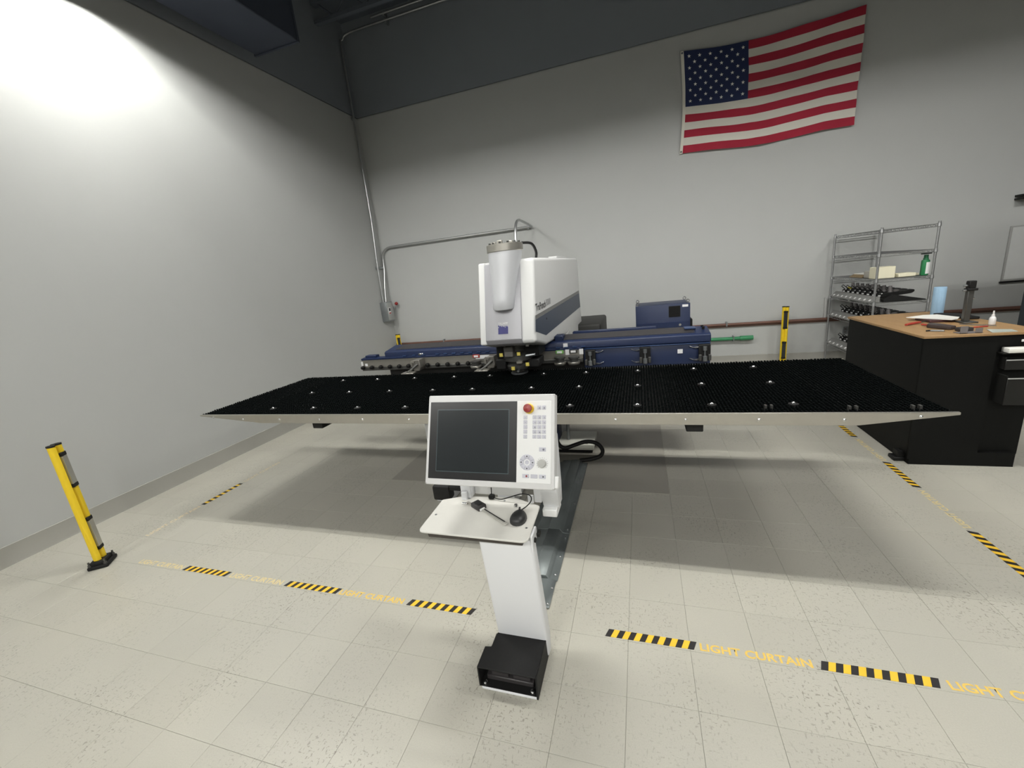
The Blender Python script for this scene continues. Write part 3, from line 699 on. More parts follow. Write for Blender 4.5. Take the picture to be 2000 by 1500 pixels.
b = BM(); box(b, -.85, -.76, 4.14, 4.28, 1.23, 1.29, .008, 1); O('bearing_block', b, BLUE, rl, org)
b = BM(); box(b, -.70, .15, 4.40, 4.46, 1.20, 1.285, .006, 1); O('rear_guide', b, BLUE, rl, org)
for x in (-2.0, -1.0):
    b = BM(); box(b, x-.1, x+.1, 4.2, 4.4, .0035 if x < -1 else .0035, .82, .01); O('support_leg', b, BLUE, rl, org)

# ------------------------------------------------------------------ blue cabinet
org = (.28, 6.05, 0)
cb = T('electrical_cabinet', 'dark blue electrical cabinet standing behind the blue rail', 'cabinet', org)
b = BM(); box(b, -.06, .615, 5.80, 6.32, 0.0, 1.362, .006, 2); O('body', b, BLUE, cb, org)
b = BM(); box(b, -.05, .60, 5.785, 5.80, .15, 1.135, .004, 1); dr = O('lower_door', b, BLUE, cb, org)
for x in (.03, .49):
    b = BM(); lathe(b, [(.016, -.012), (.016, 0), (.0005, -.0125)], (x, 5.785, 1.085 if x < .2 else 1.09), 'y', 12); O('knob', b, CHROME, dr, org)
b = BM(); box(b, .215, .30, 5.782, 5.786, 1.045, 1.06); O('handle_slot', b, BLK, dr, org)
b = BM(); box(b, .355, .495, 5.792, 5.80, 1.195, 1.335)
for k in range(7): box(b, .36, .49, 5.788, 5.793, 1.205+k*.018, 1.213+k*.018)
O('vent_grille', b, BLK, cb, org)
b = BM(); box(b, .52, .59, 5.797, 5.80, 1.315, 1.345); O('white_label', b, LABW, cb, org, smooth=False)
b = BM(); box(b, .615, .645, 5.82, 6.2, .3, 1.15, .006, 1); O('side_cover', b, BLK, cb, org)
for x, y in ((-.035, 5.84), (.59, 5.84), (-.035, 6.28), (.59, 6.28)):
    b = BM(); pts = [(x+.018*math.cos(a), y, 1.387+.018*math.sin(a)) for a in [2*math.pi*k_/12 for k_ in range(13)]]; tube(b, pts, .006, 6, caps=False); lathe(b, [(.014, 1.36), (.014, 1.37), (.0005, 1.371)], (x, y, 0), 'z', 8); O('lifting_eye', b, CHROME, cb, org)

# ------------------------------------------------------------------ operator console
org = (-.62, 1.6, 0)
co = T('operator_console', 'white operator console with tilted screen, tray and black pedal box', 'console', org)
b = BM(); prism(b, [(1.625, .012), (1.618, .10), (1.537, .765), (1.60, .765), (1.70, .12), (1.685, .012)], 'x', -.757, -.492, .014, 3); O('column', b, WHITE, co, org)
b = BM(); box(b, -.783, -.503, 1.405, 1.69, .0005, .014, .003, 1); O('base_plate', b, WHITE, co, org)
# pedal hood: stepped top, two side walls, open front
b = BM(); prism(b, [(-.795, 1.408), (-.795, 1.525), (-.763, 1.530), (-.757, 1.617), (-.497, 1.617), (-.505, 1.408)], 'z', .122, .130, .002, 1)
prism(b, [(1.408, .014), (1.408, .123), (1.525, .123), (1.525, .014)], 'x', -.795, -.788); prism(b, [(1.53, .014), (1.53, .123), (1.615, .123), (1.615, .014)], 'x', -.764, -.757)
prism(b, [(1.404, .004), (1.412, .125), (1.615, .125), (1.66, .004)], 'x', -.507, -.499); box(b, -.757, -.50, 1.58, 1.59, .014, .123); box(b, -.788, -.508, 1.409, 1.58, .0142, .018)
hood = O('pedal_hood', b, BLKP, co, org)
b = BM(); box(b, -.768, -.53, 1.445, 1.56, .0185, .045, .004, 1); prism(b, [(1.45, .05), (1.55, .06), (1.55, .085), (1.45, .065)], 'x', -.74, -.655); prism(b, [(1.45, .05), (1.55, .06), (1.55, .085), (1.45, .065)], 'x', -.63, -.545); O('foot_pedal', b, PLB, hood, org)
for x in (-.768, -.53):
    b = BM(); lathe(b, [(.011, .014), (.011, .024), (.006, .028), (.0005, .029)], (x, 1.424, .004), 'z', 12); O('bolt', b, CHROME, hood, org)
# tray with rounded front corners and chamfered rear
def rounded(pts, rad, n=5):
    out = []
    for i, p in enumerate(pts):
        r = rad[i]
        if not r: out.append(p); continue
        p0 = Vector(pts[i-1]); p1 = Vector(p); p2 = Vector(pts[(i+1) % len(pts)]); a = (p0-p1).normalized(); c = (p2-p1).normalized()
        s = p1+a*r; e = p1+c*r
        for k in range(n+1):
            t_ = k/n; out.append(tuple(((1-t_)**2)*s + 2*t_*(1-t_)*p1 + t_*t_*e))
    return [tuple(q) for q in out]
tp = rounded([(-1.040, 1.490), (-.495, 1.483), (-.505, 1.775), (-.657, 1.838), (-.94, 1.822), (-1.046, 1.772)], [.03, .035, .01, .008, .008, .01])
b = BM(); prism(b, tp, 'z', .790, .800, .002, 1); ty = O('tray', b, TRAY, co, org)
b = BM(); prism(b, [(1.505, .788), (1.515, .755), (1.60, .755), (1.60, .788)], 'x', -1.0, -.53); O('drawer_slot', b, mat('slot_brown', (.05, .042, .036), .6), ty, org)
for x, y in ((-.525, 1.583), (-1.014, 1.632), (-.70, 1.80), (-.9, 1.80)):
    b = BM(); lathe(b, [(.006, .7995), (.006, .801), (.0005, .801)], (x, y, 0), 'z', 8); O('screw', b, GALV, ty, org)
b = BM(); lathe(b, [(.012, .80), (.012, .806), (.008, .815), (.0005, .816)], (-.623, 1.75, 0), 'z', 12); O('tray_knob', b, CHROME, ty, org)
b = BM(); prism(b, [(1.535, .70), (1.535, .79), (1.62, .79), (1.62, .74)], 'x', -.50, -.488, .003, 1); O('hinge_plate', b, WHITE, ty, org)
b = BM(); lathe(b, [(.012, -.004), (.012, .004), (.0005, .004)], (-.486, 1.57, .75), 'x', 10); O('hinge_hole', b, BLK, ty, org)
b = BM(); box(b, -.478, -.462, 1.57, 1.60, .765, .785, .003, 1); O('thumb_screw', b, BLK, ty, org)
# rear arm and uprights
b = BM(); box(b, -.945, -.885, 1.80, 1.86, .80, 1.12, .004, 1); box(b, -.935, -.905, 1.78, 1.80, .80, .845, .002, 1); O('upright', b, WHITE, co, org)
b = BM(); box(b, -.54, -.50, 1.80, 1.86, .80, 1.12, .004, 1); box(b, -.57, -.54, 1.79, 1.80, .80, .845, .002, 1); O('upright', b, WHITE, co, org)
b = BM(); box(b, -.885, -.62, 1.85, 1.862, .80, .875, .003, 1); O('back_plate', b, WHITE2, co, org)
b = BM(); lathe(b, [(.008, -.004), (.008, 0), (.0005, -.0045)], (-.80, 1.85, .85), 'y', 10); O('bolt', b, CHROME, co, org)
b = BM(); box(b, -.885, -.54, 1.92, 1.93, .86, 1.1); O('rear_cover', b, GRYP, co, org)
b = BM(); prism(b, [(1.80, 1.13), (1.80, .86), (1.84, .755), (1.92, .755), (1.94, .86), (1.94, 1.13)], 'x', -.505, -.42, .006, 2); O('arm', b, WHITE, co, org)
b = BM(); box(b, -.505, -.43, 1.81, 1.93, .715, .757, .004, 1); O('arm_foot', b, WHITE2, co, org)
# screen housing in its own tilted frame: s across, t up the screen, n out of the screen
Pb = Vector((-.657, 1.49, 1.05)); tup = Vector((0, .16, .374)).normalized(); nn = Vector((1, 0, 0)).cross(tup)
MS = Matrix(((1, 0, 0, Pb.x), (0, tup.y, nn.y, Pb.y), (0, tup.z, nn.z, Pb.z), (0, 0, 0, 1)))
def MSo(name, bm, mats, parent=None, smooth=True):
    bm.transform(MS); return O(name, bm, mats, parent or co, org, smooth)
b = BM(); prism(b, rounded([(-.300, .002), (.300, .004), (.302, .406), (-.298, .407)], [.008]*4, 3), 'z', -.055, 0, .006, 2); hs = MSo('screen_housing', b, LGREY)
b = BM(); box(b, -.27, .20, .09, .36, -.30, -.055, .01, 1); MSo('rear_housing', b, WHITE, hs)  # out of view, made deep so it keeps lamp light off the tray
b = BM(); box(b, .285, .315, .01, .06, -.05, -.01, .004, 1); MSo('side_tab', b, WHITE2, hs)
b = BM(); box(b, -.285, .1355, .030, .376, -.001, .0012, .0006, 1); MSo('screen_bezel', b, GLASSB, hs)
b = BM(); box(b, -.247, .100, .0625, .341, .0012, .0018); MSo('display_edge', b, DISPL, hs, False)
b = BM(); box(b, -.2445, .0975, .065, .3385, .0018, .0022); MSo('display', b, SCREEN, hs, False)
b = BM(); box(b, .1365, .2865, .030, .376, -.001, .0022, .0008, 1); pn = MSo('control_panel', b, WHITE2, hs)
def key(s, t_, w_, h_, mark=None):
    b = BM(); box(b, s-w_/2, s+w_/2, t_-h_/2, t_+h_/2, .002, .0052, .0009, 1); MSo('key', b, KEY, pn)
def mark_text(ch, s, t_, h_, mm=KEYD):
    me = text_mesh(ch, h_*(.62*len(ch)), h_, .01); me.transform(Matrix.Translation((s, t_, .0054))); me.transform(MS); me.transform(Matrix.Translation(-Vector(org))); O('key_symbol', me, mm, pn, smooth=False)
def mark_tri(s, t_, r, ang, mm=LETB, n=3):
    b = BM(); b.faces.new([b.verts.new((s+r*math.cos(ang+2*math.pi*k_/n), t_+r*math.sin(ang+2*math.pi*k_/n), .0063)) for k_ in range(n)]); MSo('key_symbol', b, mm, pn, False)
for s in (.235, .256): key(s, .347, .0165, .018); mark_tri(s+.002, .345, .0042, -.8, KEYD)
for t_ in (.306, .285, .265, .2445, .2235): key(.174, t_, .0165, .0165); mark_text('=', .173, t_-.005, .005)
rows = ('789', '456', '123', '0.-', '<>+')
for i, t_ in enumerate((.306, .285, .265, .2445, .2235)):
    for j, s in enumerate((.2145, .235, .256)): key(s, t_, .0165, .0165); mark_text(rows[i][j], s+.0005, t_-.005, .0062)
key(.250, .1705, .029, .017); mark_tri(.255, .170, .0045, 0, KEYD, 10)
for s in (.178, .214, .250): key(s, .058, .029, .016)
mark_tri(.182, .058, .0042, 0, RED, 12); mark_tri(.254, .058, .005, 0)
b = BM(); lathe(b, [(.014, .0022), (.033, .0022), (.033, .0045), (.030, .0055), (.016, .0055), (.014, .004)], (.183, .115, 0), 'z', 32); dp = MSo('direction_pad', b, KEY, pn)
b = BM(); lathe(b, [(.0145, .003), (.013, .0042), (.0005, .0035)], (.183, .115, 0), 'z', 24); MSo('pad_centre', b, WHITE2, pn)
for a in range(4):
    an = a*math.pi/2; mark_tri(.183+.025*math.cos(an), .115+.025*math.sin(an), .0045, an)
for a in range(4):
    an = math.pi/4+a*math.pi/2
    for da in (-.38, .38):
        b = BM(); c_, s_ = math.cos(an+da), math.sin(an+da); tube(b, [(.183+.016*c_, .115+.016*s_, .0055), (.183+.032*c_, .115+.032*s_, .0055)], .0005, 4); MSo('pad_gap', b, KEYD, pn, False)
b = BM(); lathe(b, [(.018, .0022), (.0175, .016), (.0155, .020), (.0005, .0205)], (.249, .113, 0), 'z', 24); MSo('override_dial', b, mat('dial_grey', (.42, .42, .40), .45), pn)
for k in range(13):
    an = R(-45)+R(270)*k/12; b = BM(); c_, s_ = math.cos(an), math.sin(an); tube(b, [(.249+.0215*c_, .113+.0215*s_, .0023), (.249+.025*c_, .113+.025*s_, .0023)], .0006, 4); MSo('dial_tick', b, KEYD, pn, False)
b = BM(); lathe(b, [(.022, .0022), (.022, .008), (.018, .012), (.0005, .012)], (.190, .343, 0), 'z', 24); es = MSo('emergency_collar', b, mat('collar_yellow', (.75, .48, .03), .4), pn)
b = BM(); lathe(b, [(.010, .012), (.010, .020), (.0165, .022), (.019, .030), (.0165, .038), (.0005, .041)], (.190, .343, 0), 'z', 24); MSo('emergency_button', b, RED, pn)
# black pendant and cables at the rear left
b = BM(); box(b, -1.155, -1.05, 1.86, 1.93, .735, .825, .012, 2); box(b, -1.06, -.93, 1.87, 1.90, .80, .82); O('pendant_box', b, BLKP, co, org)
for dx in (0, .025):
    b = BM(); tube(b, smoothpath([(-1.08+dx, 1.90, .82), (-1.075+dx, 1.92, .87), (-1.03+dx, 1.93, .92), (-.98+dx, 1.91, .96), (-.95, 1.88, 1.02)], 5), .012, 8); O('pendant_cable', b, RUB, co, org)
b = BM(); lathe(b, [(.030, 0), (.033, .02), (.02, .05), (.0005, .05)], (-1.0, 1.92, .90), 'z', 12); O('cable_gland', b, RUB, co, org)

# mouse with cable and caliper on the tray
org = (-.582, 1.648, .8005)
mo = T('computer_mouse', 'black computer mouse with cable on the console tray', 'mouse', org)
Mm = Matrix.Translation((-.580, 1.650, .8005)) @ Matrix.Rotation(R(4), 4, 'Z')
b = BM(); NU, NV = 20, 8; rings = []
for j in range(NV+1):
    ph = j/NV*math.pi/2; rr = math.cos(ph)**.7; row = []
    for k in range(NU):
        a = 2*math.pi*k/NU; wx = .040*(1-.18*math.sin(a)); row.append(b.verts.new(Mm @ Vector((wx*math.cos(a)*rr, .064*math.sin(a)*rr-.003*j, .002+.036*math.sin(ph)))))
    rings.append(row)
for j in range(NV):
    for k in range(NU): b.faces.new((rings[j][k], rings[j][(k+1) % NU], rings[j+1][(k+1) % NU], rings[j+1][k]))
b.faces.new(rings[0][::-1])
O('shell', b, mat('mouse_black', (.018, .019, .02), .42), mo, org, clean=True)
b = BM(); lathe(b, [(.008, -.003), (.008, .003), (.0005, .0031)], Mm @ Vector((0, .035, .034)), 'x', 10); O('scroll_wheel', b, RUB, mo, org)
b = BM(); tube(b, smoothpath([(-.583, 1.708, .812), (-.565, 1.735, .815), (-.546, 1.765, .830), (-.556, 1.79, .845), (-.60, 1.80, .846), (-.66, 1.797, .828), (-.72, 1.797, .809), (-.772, 1.815, .815), (-.775, 1.82, .87), (-.775, 1.78, 1.03)], 6), .0028, 6); cbm = O('mouse_cable', b, BLK, mo, org)
b = BM(); box(b, -.79, -.76, 1.80, 1.828, .801, .822, .004, 1); O('cable_clip', b, BLKP, cbm, org)
org = (-.75, 1.665, .8005)
ca = T('digital_caliper', 'black handled caliper gauge lying on the console tray', 'caliper', org)
d = Vector((-.618+.775, 1.586-1.690, 0)).normalized(); ang = math.atan2(d.y, d.x)
Mc = Matrix.Translation((-.775, 1.690, .801)) @ Matrix.Rotation(ang, 4, 'Z')
b = BM(); box(b, -.02, .185, -.009, .009, .004, .010, .001, 1, M=Mc); bmn = O('beam', b, mat('caliper_steel', (.5, .49, .45), .4, .3), ca, org)
b = BM(); box(b, .0, .165, .001, .0075, .010, .0106, M=Mc); O('scale_strip', b, LETB, bmn, org, smooth=False)
b = BM(); box(b, -.085, -.012, -.022, .028, .0, .024, .005, 2, M=Mc); hd = O('head', b, PLB, ca, org)
b = BM(); box(b, -.07, -.03, -.010, .018, .024, .0255, .002, 1, M=Mc); O('readout', b, GLASSB, hd, org)
b = BM(); box(b, -.125, -.08, -.020, -.006, .004, .014, .002, 1, M=Mc); O('jaw', b, STEEL, ca, org)
b = BM(); lathe(b, [(.0005, -.028), (.007, -.028), (.007, .0), (.0005, .0)], Mc @ Vector((-.11, -.025, .012)), 'x', 10); O('roller', b, CHROME, ca, org)
b = BM(); box(b, -.015, -.005, -.016, .014, .003, .014, .002, 1, M=Mc); O('lock_clip', b, PLW, ca, org)

# ------------------------------------------------------------------ workbench
org = (2.53, 4.7, 0); BZ = 1.12
wb = T('workbench', 'black panelled workbench with worn wooden top at right', 'workbench', org)
b = BM(); box(b, 2.150, 2.90, 4.05, 5.36, 1.098, BZ, .003, 1); O('worktop', b, WOOD, wb, org)
b = BM(); box(b, 2.162, 2.185, 4.075, 5.34, .09, 1.098); O('side_panel', b, BENCHB, wb, org)
b = BM(); box(b, 2.162, 2.62, 4.062, 4.08, .05, 1.098); O('front_panel', b, BENCHB, wb, org)
b = BM(); box(b, 2.62, 2.89, 4.10, 5.33, .10, 1.098); box(b, 2.185, 2.62, 4.085, 5.33, .12, 1.09); O('carcass', b, BENCHB, wb, org)
b = BM(); box(b, 2.175, 2.862, 4.064, 5.2, .0005, .12); O('plinth', b, BENCHB, wb, org)
b = BM(); box(b, 2.10, 2.20, 4.12, 4.22, .0005, .035, .006, 1); box(b, 2.125, 2.175, 4.13, 4.2, .033, .09); O('caster_foot', b, BLK, wb, org)
DRW = mat('drawer_dark', (.012, .012, .011), .5, spec=.3)
for z0, z1, y in ((.828, .955, 4.03), (.557, .820, 3.985)):
    b = BM(); box(b, 2.668, 2.895, y, y+.012, z0, z1-.045, .003, 1); dw = O('drawer', b, DRW, wb, org)
    b = BM(); box(b, 2.668, 2.895, y-.003, y+.001, z1-.052, z1-.045); O('drawer_edge', b, mat('edge_grey', (.45, .45, .44), .5), dw, org, smooth=False)
    b = BM(); box(b, 2.672, 2.892, y+.012, 4.10, z0+.005, z0+.012); box(b, 2.668, 2.676, y+.012, 4.10, z0+.005, z1-.03); O('drawer_box', b, DRW, dw, org)
b = BM(); box(b, 2.64, 2.895, 4.03, 4.10, .955, .962); O('pull_out_shelf', b, DRW, wb, org)
b = BM(); box(b, 2.745, 2.80, 4.044, 4.05, 1.045, 1.062); O('white_tag', b, LABW, wb, org, smooth=False)
b = BM(); box(b, 2.665, 2.88, 4.02, 4.095, .963, 1.0, .006, 2); tag(O('white_box', b, PAPER, None, (2.76, 4.05, .963)), 'white box on the pull-out shelf of the bench', 'box')
b = BM(); box(b, 2.72, 2.86, 4.0, 4.06, .5695, .70, .004, 1); tag(O('white_pad', b, PAPER, None, (2.77, 4.03, .5695)), 'white pad in the lower open bench drawer', 'paper')
# bench top things
z = BZ+.0008
org = (2.80, 5.14, z); t = T('paper_towel_roll', 'standing roll of blue paper towels on the bench', 'paper towel', org)
b = BM(); lathe(b, [(.018, 0), (.046, 0), (.047, .004), (.047, .262), (.045, .266), (.018, .266)], org, 'z', 24); O('roll', b, TOWEL, t, org)
b = BM(); lathe(b, [(.0175, .004), (.0175, .262), (.016, .262), (.016, .004)], org, 'z', 16); O('core', b, CARD, t, org)
b = BM(); prism(b, rounded([(2.735, 5.09), (2.80, 4.72), (2.895, 4.72), (2.892, 5.0), (2.80, 5.09)], [.03]*5), 'z', z, z+.022, .006, 2); tag(O('black_pad', b, BLKP, None, (2.8, 4.9, z)), 'flat black pad behind the papers on the bench', 'pad')
org = (2.70, 4.58, z); t = T('tool_stand', 'dark steel tool stand column on the bench top', 'tool stand', org)
b = BM(); box(b, 2.66, 2.76, 4.52, 4.64, z, z+.012, .003, 1); O('base', b, DKST, t, org)
b = BM(); box(b, 2.680, 2.722, 4.56, 4.60, z+.011, 1.47, .004, 1); O('column', b, DKST, t, org)
b = BM(); box(b, 2.672, 2.738, 4.548, 4.612, 1.395, 1.415, .004, 1); box(b, 2.678, 2.726, 4.555, 4.605, 1.415, 1.478, .005, 1); cl = O('clamp_head', b, BLKP, t, org)
for dz in (1.40, 1.44):
    b = BM(); lathe(b, [(.009, -.03), (.009, -.008), (.004, -.008), (.004, 0)], (2.678, 4.575, dz), 'x', 8); O('clamp_screw', b, GALV, cl, org)
b = BM(); lathe(b, [(.005, 0), (.005, .012), (.0005, .012)], (2.722, 4.575, 1.33), 'x', 8); O('pin', b, CHROME, t, org)
org = (2.785, 4.42, z); t = T('squeeze_bottle', 'small white squeeze bottle near the bench edge', 'bottle', org)
b = BM(); lathe(b, [(.019, 0), (.021, .004), (.021, .045), (.017, .06), (.009, .068)], org, 'z', 18); O('body', b, PLW, t, org)
b = BM(); lathe(b, [(.010, .066), (.010, .08), (.006, .083), (.005, .112), (.0005, .114)], org, 'z', 14); O('nozzle', b, PLW, t, org)
b = BM(); prism(b, [(2.43, 4.88), (2.62, 4.60), (2.67, 4.62), (2.74, 4.72), (2.70, 4.95), (2.60, 4.96)], 'z', z+.024, z+.030, M=Matrix.Translation((0, 0, 0)))
tag(O('paper_sheets', b, PAPER, None, (2.58, 4.8, z)), 'loose white paper sheets lying across the bench tools', 'paper')
b = BM(); box(b, 2.50, 2.68, 4.66, 4.88, z, z+.022, .003, 1); tag(O('dark_folder', b, mat('folder_maroon', (.06, .02, .02), .6), None, (2.59, 4.77, z)), 'dark maroon folder under the white paper sheets', 'folder')
org = (2.37, 4.63, z); t = T('red_handle_tool', 'tool with red handle pointing to the bench corner', 'hand tool', org)
b = BM(); tube(b, [(2.278, 4.567, z+.011), (2.34, 4.606, z+.013), (2.43, 4.662, z+.012)], [.009, .0115, .009], 10); O('grip', b, ORANGE, t, org)
b = BM(); tube(b, [(2.43, 4.662, z+.012), (2.49, 4.70, z+.012)], .006, 8); O('shaft', b, DKST, t, org)
org = (2.42, 4.35, z); t = T('deburring_tool', 'dark grey hand tool with rounded body on the bench', 'hand tool', org)
b = BM(); prism(b, rounded([(2.35, 4.42), (2.42, 4.26), (2.475, 4.275), (2.45, 4.44), (2.40, 4.49)], [.015]*5), 'z', z, z+.032, .008, 2); O('body', b, mat('tool_brown', (.045, .032, .03), .5), t, org)
b = BM(); tube(b, [(2.40, 4.47, z+.012), (2.385, 4.55, z+.010)], .008, 8); O('tip', b, ORANGE, t, org)
org = (2.32, 4.22, z); t = T('pocket_knife', 'small chrome hand tool lying near the bench front', 'hand tool', org)
b = BM(); prism(b, rounded([(2.28, 4.235), (2.355, 4.195), (2.362, 4.21), (2.295, 4.26)], [.008]*4), 'z', z, z+.014, .004, 2); O('handle', b, GALV, t, org)
b = BM(); tube(b, [(2.262, 4.25, z+.006), (2.285, 4.245, z+.008)], .006, 8); O('tip', b, BLK, t, org)
org = (2.45, 4.09, z); t = T('steel_bracket', 'grey U shaped steel bracket on the bench front edge', 'bracket', org)
b = BM(); box(b, 2.385, 2.525, 4.072, 4.15, z, z+.004); box(b, 2.385, 2.43, 4.072, 4.078, z, z+.058); box(b, 2.478, 2.52, 4.072, 4.078, z, z+.038); O('bracket', b, mat('bracket_grey', (.24, .22, .22), .5, .5), t, org)
b = BM(); box(b, 2.43, 2.52, 4.16, 4.22, z, z+.03, .005, 1); tag(O('small_black_box', b, PLB, None, (2.47, 4.19, z)), 'small black box behind the grey steel bracket', 'box')
b = BM(); tube(b, [(2.60, 4.30, z+.006), (2.70, 4.32, z+.006)], .005, 8); tag(O('red_pen', b, ORANGE, None, (2.65, 4.31, z)), 'thin red pen beside the squeeze bottle', 'pen')
b = BM(); prism(b, [(2.57, 4.06), (2.72, 4.06), (2.74, 4.15), (2.62, 4.20)], 'z', z, z+.004); tag(O('clear_sheet', b, mat('pale_glass', (.42, .47, .43), .3, spec=.6), None, (2.66, 4.12, z)), 'pale greenish clear sheet on the bench front edge', 'plastic sheet')
b = BM(); tube(b, [(2.62, 4.50, z+.004), (2.74, 4.35, z+.004), (2.76, 4.33, z+.004)], .004, 6); tag(O('steel_rod', b, GALV, None, (2.68, 4.42, z)), 'thin steel rod beside the tool stand base', 'rod')

# ------------------------------------------------------------------ wire rack
org = (3.17, 7.19, 0); RX0, RX1, RY0, RY1 = 2.89, 3.455, 6.53, 7.85
rk = T('wire_rack', 'tall zinc wire shelving rack beside the bench', 'shelf rack', org)
for x in (RX0, RX1):
    for y in (RY0, RY1):
        b = BM(); tube(b, [(x, y, .02), (x, y, 2.03)], .0135, 10)
        zz = .1
        while zz < 2.0: lathe(b, [(.0137, zz), (.0146, zz+.003), (.0137, zz+.006)], (x, y, 0), 'z', 10); zz += .05
        p_ = O('post', b, WIRE, rk, org)
        b = BM(); lathe(b, [(.018, .0005), (.018, .012), (.008, .014), (.008, .03)], (x, y, 0), 'z', 10); O('foot', b, DKST, p_, org)
SH = (2.0, 1.705, 1.39, 1.095, .796, .353)
for zs in SH:
    b = BM()
    def truss(p, q, n):
        p, q = Vector(p), Vector(q); dz = Vector((0, 0, -.032)); tube(b, [p, q], .004, 6); tube(b, [p+dz, q+dz], .004, 6)
        pts = [p.lerp(q, k/n)+(dz if k % 2 else Vector((0, 0, 0))) for k in range(n+1)]; tube(b, pts, .0028, 5)
    truss((RX0, RY0, zs), (RX1, RY0, zs), 12); truss((RX0, RY1, zs), (RX1, RY1, zs), 12); truss((RX0, RY0, zs), (RX0, RY1, zs), 28); truss((RX1, RY0, zs), (RX1, RY1, zs), 28)
    k = 1
    while RY0+k*.028 < RY1: tube(b, [(RX0, RY0+k*.028, zs), (RX1, RY0+k*.028, zs)], .0018, 4); k += 1
    for k in (1, 2, 3): x = RX0+(RX1-RX0)*k/4; tube(b, [(x, RY0, zs-.004), (x, RY1, zs-.004)], .0028, 5)
    s = O('wire_shelf', b, WIRE, rk, org)
    for x in (RX0, RX1):
        for y in (RY0, RY1):
            b = BM(); lathe(b, [(.016, zs-.036), (.021, zs-.03), (.018, zs+.008), (.0145, zs+.01)], (x, y, 0), 'z', 10); O('collar', b, WIRE, s, org)
# tool rails and cartridges on the lower shelves
def cartridge(name='tool_cartridge'):
    t = T(name, 'x', 'tool', (0, 0, 0), 'punch tool cartridges')
    b = BM(); prism(b, [(-.02, .012), (.30, .012), (.33, .03), (.33, .055), (.0, .062), (-.02, .05)], 'y', -.055, .055, .006, 1); O('body', b, BLK, t)
    b = BM(); tube(b, [(.10, 0, .05), (.10, 0, .085), (.10, 0, .14)], [.030, .022, .020], 10); lathe(b, [(.034, .06), (.034, .075), (.02, .085)], (.16, 0, 0), 'z', 12); O('punch', b, GRYP, t)
    b = BM(); tube(b, [(.0, -.012, .055), (-.05, -.012, .115), (-.03, -.012, .135), (.03, -.012, .065)], .006, 6); O('handle', b, BLKP, t)
    b = BM(); prism(b, [(-.030, .030), (.0, .067), (.003, .065), (-.027, .028)], 'y', -.042, .012); O('label_strip', b, LABW, t, smooth=False)
    return t
proto = cartridge()
first = True
rows_ = [(1.095, 8, 7.70, 'upper tool shelf'), (.796, 8, 7.68, 'middle tool shelf'), (.353, 3, 7.66, 'lowest tool shelf')]
ords = ['far end', 'second from the far end', 'third from the far end', 'fourth from the far end', 'fifth from the far end', 'sixth from the far end', 'seventh from the far end', 'near end']
for zs, n, y0, nm in rows_:
    org = (RX0, 7.2, zs+.005)
    t = T('tool_rail', 'grey sloped tool rail with white dots on the %s of rack' % nm, 'tool rail', org)
    b = BM(); prism(b, [(RX0-.015, zs+.006), (RX0-.012, zs+.012), (RX0+.055, zs+.075), (RX0+.075, zs+.075), (RX0+.075, zs+.006)], 'y', RY0+.03, RY1-.04, .002, 1); O('rail_plate', b, mat('rail_grey', (.28, .28, .27), .5, .4), t, org)
    for k in range(9):
        y = RY0+.10+k*.135; b = BM(); sl = lambda f, n_: (RX0-.012+.067*f-.685*n_, zs+.012+.063*f+.728*n_)
        prism(b, [sl(.12, .0005), sl(.42, .0005), sl(.42, .002), sl(.12, .002)], 'y', y, y+.04)
        O('number_dot', b, LABW, t, org, smooth=False)
    for k in range(n):
        lab = 'black punch tool cartridge, %s of the %s' % (ords[k] if n > 5 else ('far end', 'middle', 'near end')[k], nm)
        loc = (RX0+.14, y0-k*.145, zs+.045)
        if first: c_ = proto; c_.location = loc; c_['label'] = lab; first = False
        else: c_ = dup(proto, loc, lab)
        c_.rotation_euler = (0, R(-6), 0)
    if n == 8 and zs > 1:
        b = BM(); tube(b, [(RX0+.14, 7.53, zs+.13), (RX0+.14, 7.60, zs+.135), (RX0+.16, 7.66, zs+.13)], .014, 8); tag(O('yellow_strap', b, mat('strap_yellow', (.55, .47, .05), .6), None, (RX0+.14, 7.6, zs+.12)), 'yellow strap over the far tools on upper tool shelf', 'strap')
# things on the shelves
z = 1.39+.006
b = BM(); prism(b, rounded([(2.93, 6.66), (3.13, 6.64), (3.135, 6.80), (2.935, 6.83)], [.004]*4, 2), 'z', z, z+.145, .003, 1); tag(O('cream_box', b, CREAM, None, (3.03, 6.73, z)), 'cream cardboard box on the third shelf of wire rack', 'box')
b = BM(); box(b, 3.16, 3.34, 6.62, 6.80, z, z+.045, .006, 1); tag(O('cream_pads', b, CREAM, None, (3.25, 6.7, z)), 'low stack of cream pads beside the cream box', 'pads')
b = BM(); box(b, 3.36, 3.42, 6.72, 6.9, z, z+.03, .004, 1); tag(O('cream_block', b, CREAM, None, (3.38, 6.8, z)), 'small cream block behind the green bottle', 'block')
org = (3.415, 6.60, z); t = T('green_bottle', 'green bottle with white cap label on the wire rack', 'bottle', org)
b = BM(); prism(b, rounded([(3.375, 6.575), (3.445, 6.575), (3.445, 6.635), (3.375, 6.635)], [.02]*4), 'z', z, z+.19, .010, 2); O('body', b, mat('bottle_green', (.02, .20, .07), .35), t, org)
b = BM(); lathe(b, [(.026, .185), (.026, .21), (.022, .212), (.022, .25), (.0005, .252)], (3.41, 6.605, z), 'z', 16); O('cap', b, mat('cap_green', (.015, .12, .05), .4), t, org)
b = BM(); box(b, 3.405, 3.4458, 6.5742, 6.5748, z+.02, z+.16); O('label', b, LABW, t, org, smooth=False)
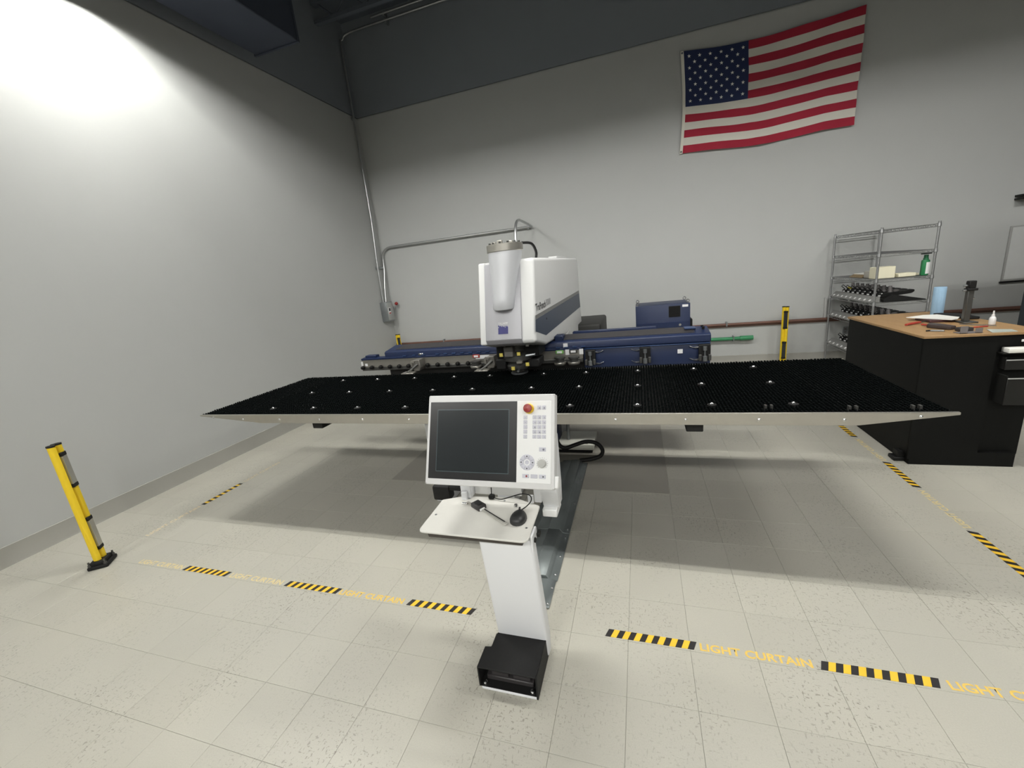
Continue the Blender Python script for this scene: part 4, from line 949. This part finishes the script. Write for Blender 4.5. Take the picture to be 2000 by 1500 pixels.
for k in range(4):
    b = BM(); box(b, 2.95+.01*k, 3.12+.005*k, 7.08-.03*k, 7.42-.02*k, z+.013*k, z+.013*k+.011, .001, 1)
    tag(O('cardboard_sheet', b, CARD if k < 3 else PAPER, None, (3.03, 7.25, z+.013*k)), ['brown card sheet at the bottom of the rack pile', 'brown card sheet second up in the rack pile', 'brown card sheet third up in the rack pile', 'white sheet on top of the card pile in rack'][k], 'card sheet')
b = BM(); prism(b, [(2.96, 6.85), (3.02, 6.84), (3.03, 7.02), (2.96, 7.04)], 'z', z, z+.09, .01, 2); tag(O('grey_pouch', b, mat('pouch_grey', (.42, .40, .36), .7), None, (2.99, 6.94, z)), 'grey pouch between the cards and the cream box', 'pouch')
zz = 1.095+.006
b = BM(); prism(b, [(3.10, zz+.09), (3.44, zz+.008), (3.44, zz), (3.0, zz), (3.0, zz+.03)], 'y', 6.548, 6.615, .003, 1); tag(O('black_cover', b, BLKP, None, (3.2, 6.6, zz)), 'flat black cover leaning at the near side of rack', 'cover')
b = BM(); box(b, 3.35, 3.44, 6.56, 6.60, 1.655, 1.672); tag(O('black_clip', b, BLK, None, (3.4, 6.58, 1.655)), 'small black clip under the second rack shelf', 'clip')

# ------------------------------------------------------------------ far right wall things
org = (5.5, 7.94, 1.1)
t = T('wall_board', 'framed pale board on the back wall at right edge', 'wall board', org)
b = BM(); box(b, 5.01, 6.2, 7.925, 7.948, 1.11, 1.87, .003, 1); O('frame', b, mat('board_frame', (.30, .30, .29), .5), t, org)
b = BM(); box(b, 5.03, 6.18, 7.921, 7.926, 1.135, 1.85); O('sheet', b, mat('board_pale', (.50, .51, .50), .5, var=.05), t, org)
b = BM(); box(b, 5.0, 6.2, 7.92, 7.95, 1.085, 1.108); O('ledge', b, BLK, t, org)
b = BM(); box(b, 5.24, 5.9, 7.918, 7.9215, 1.25, 1.75); O('notice', b, mat('notice_dark', (.05, .08, .07), .6), t, org)
b = BM(); box(b, 5.0, 5.5, 7.80, 7.95, 2.215, 2.235); box(b, 5.0, 5.5, 7.83, 7.95, 2.255, 2.28); tag(O('wall_bracket', b, BLK, None, (5.2, 7.9, 2.2)), 'black double wall bracket above the pale board', 'bracket')
org = (4.8, 6.2, 0)
t = T('tall_cabinet', 'tall dark slate cabinet cut by the right picture edge', 'cabinet', org)
b = BM(); box(b, 4.33, 5.3, 5.9, 6.5, 0.06, 2.3, .006, 1); O('body', b, SLATE, t, org)
b = BM(); box(b, 4.36, 4.81, 5.885, 5.9, .1, 2.27, .004, 1); O('door', b, SLATE, t, org)
b = BM(); box(b, 4.82, 5.27, 5.885, 5.9, .1, 2.27, .004, 1); O('door', b, SLATE, t, org)
b = BM(); box(b, 4.36, 5.26, 5.95, 6.45, .0005, .06); O('plinth', b, BLK, t, org)
org = (3.17, 7.94, .5); t = T('wall_outlet', 'small grey outlet on the wall behind the wire rack', 'outlet', org)
b = BM(); box(b, 3.135, 3.205, 7.935, 7.949, .455, .575, .003, 1); O('plate', b, GALV, t, org)
b = BM(); box(b, 3.155, 3.185, 7.930, 7.936, .475, .505); box(b, 3.155, 3.185, 7.930, 7.936, .525, .555); O('socket', b, GRYP, t, org)
b = BM(); box(b, 2.845, 2.875, 7.90, 7.949, .74, 1.07, .004, 1); tag(O('wall_raceway', b, mat('raceway', (.42, .42, .41), .5), None, (2.86, 7.92, .74)), 'short grey raceway on wall left of the rack', 'raceway')
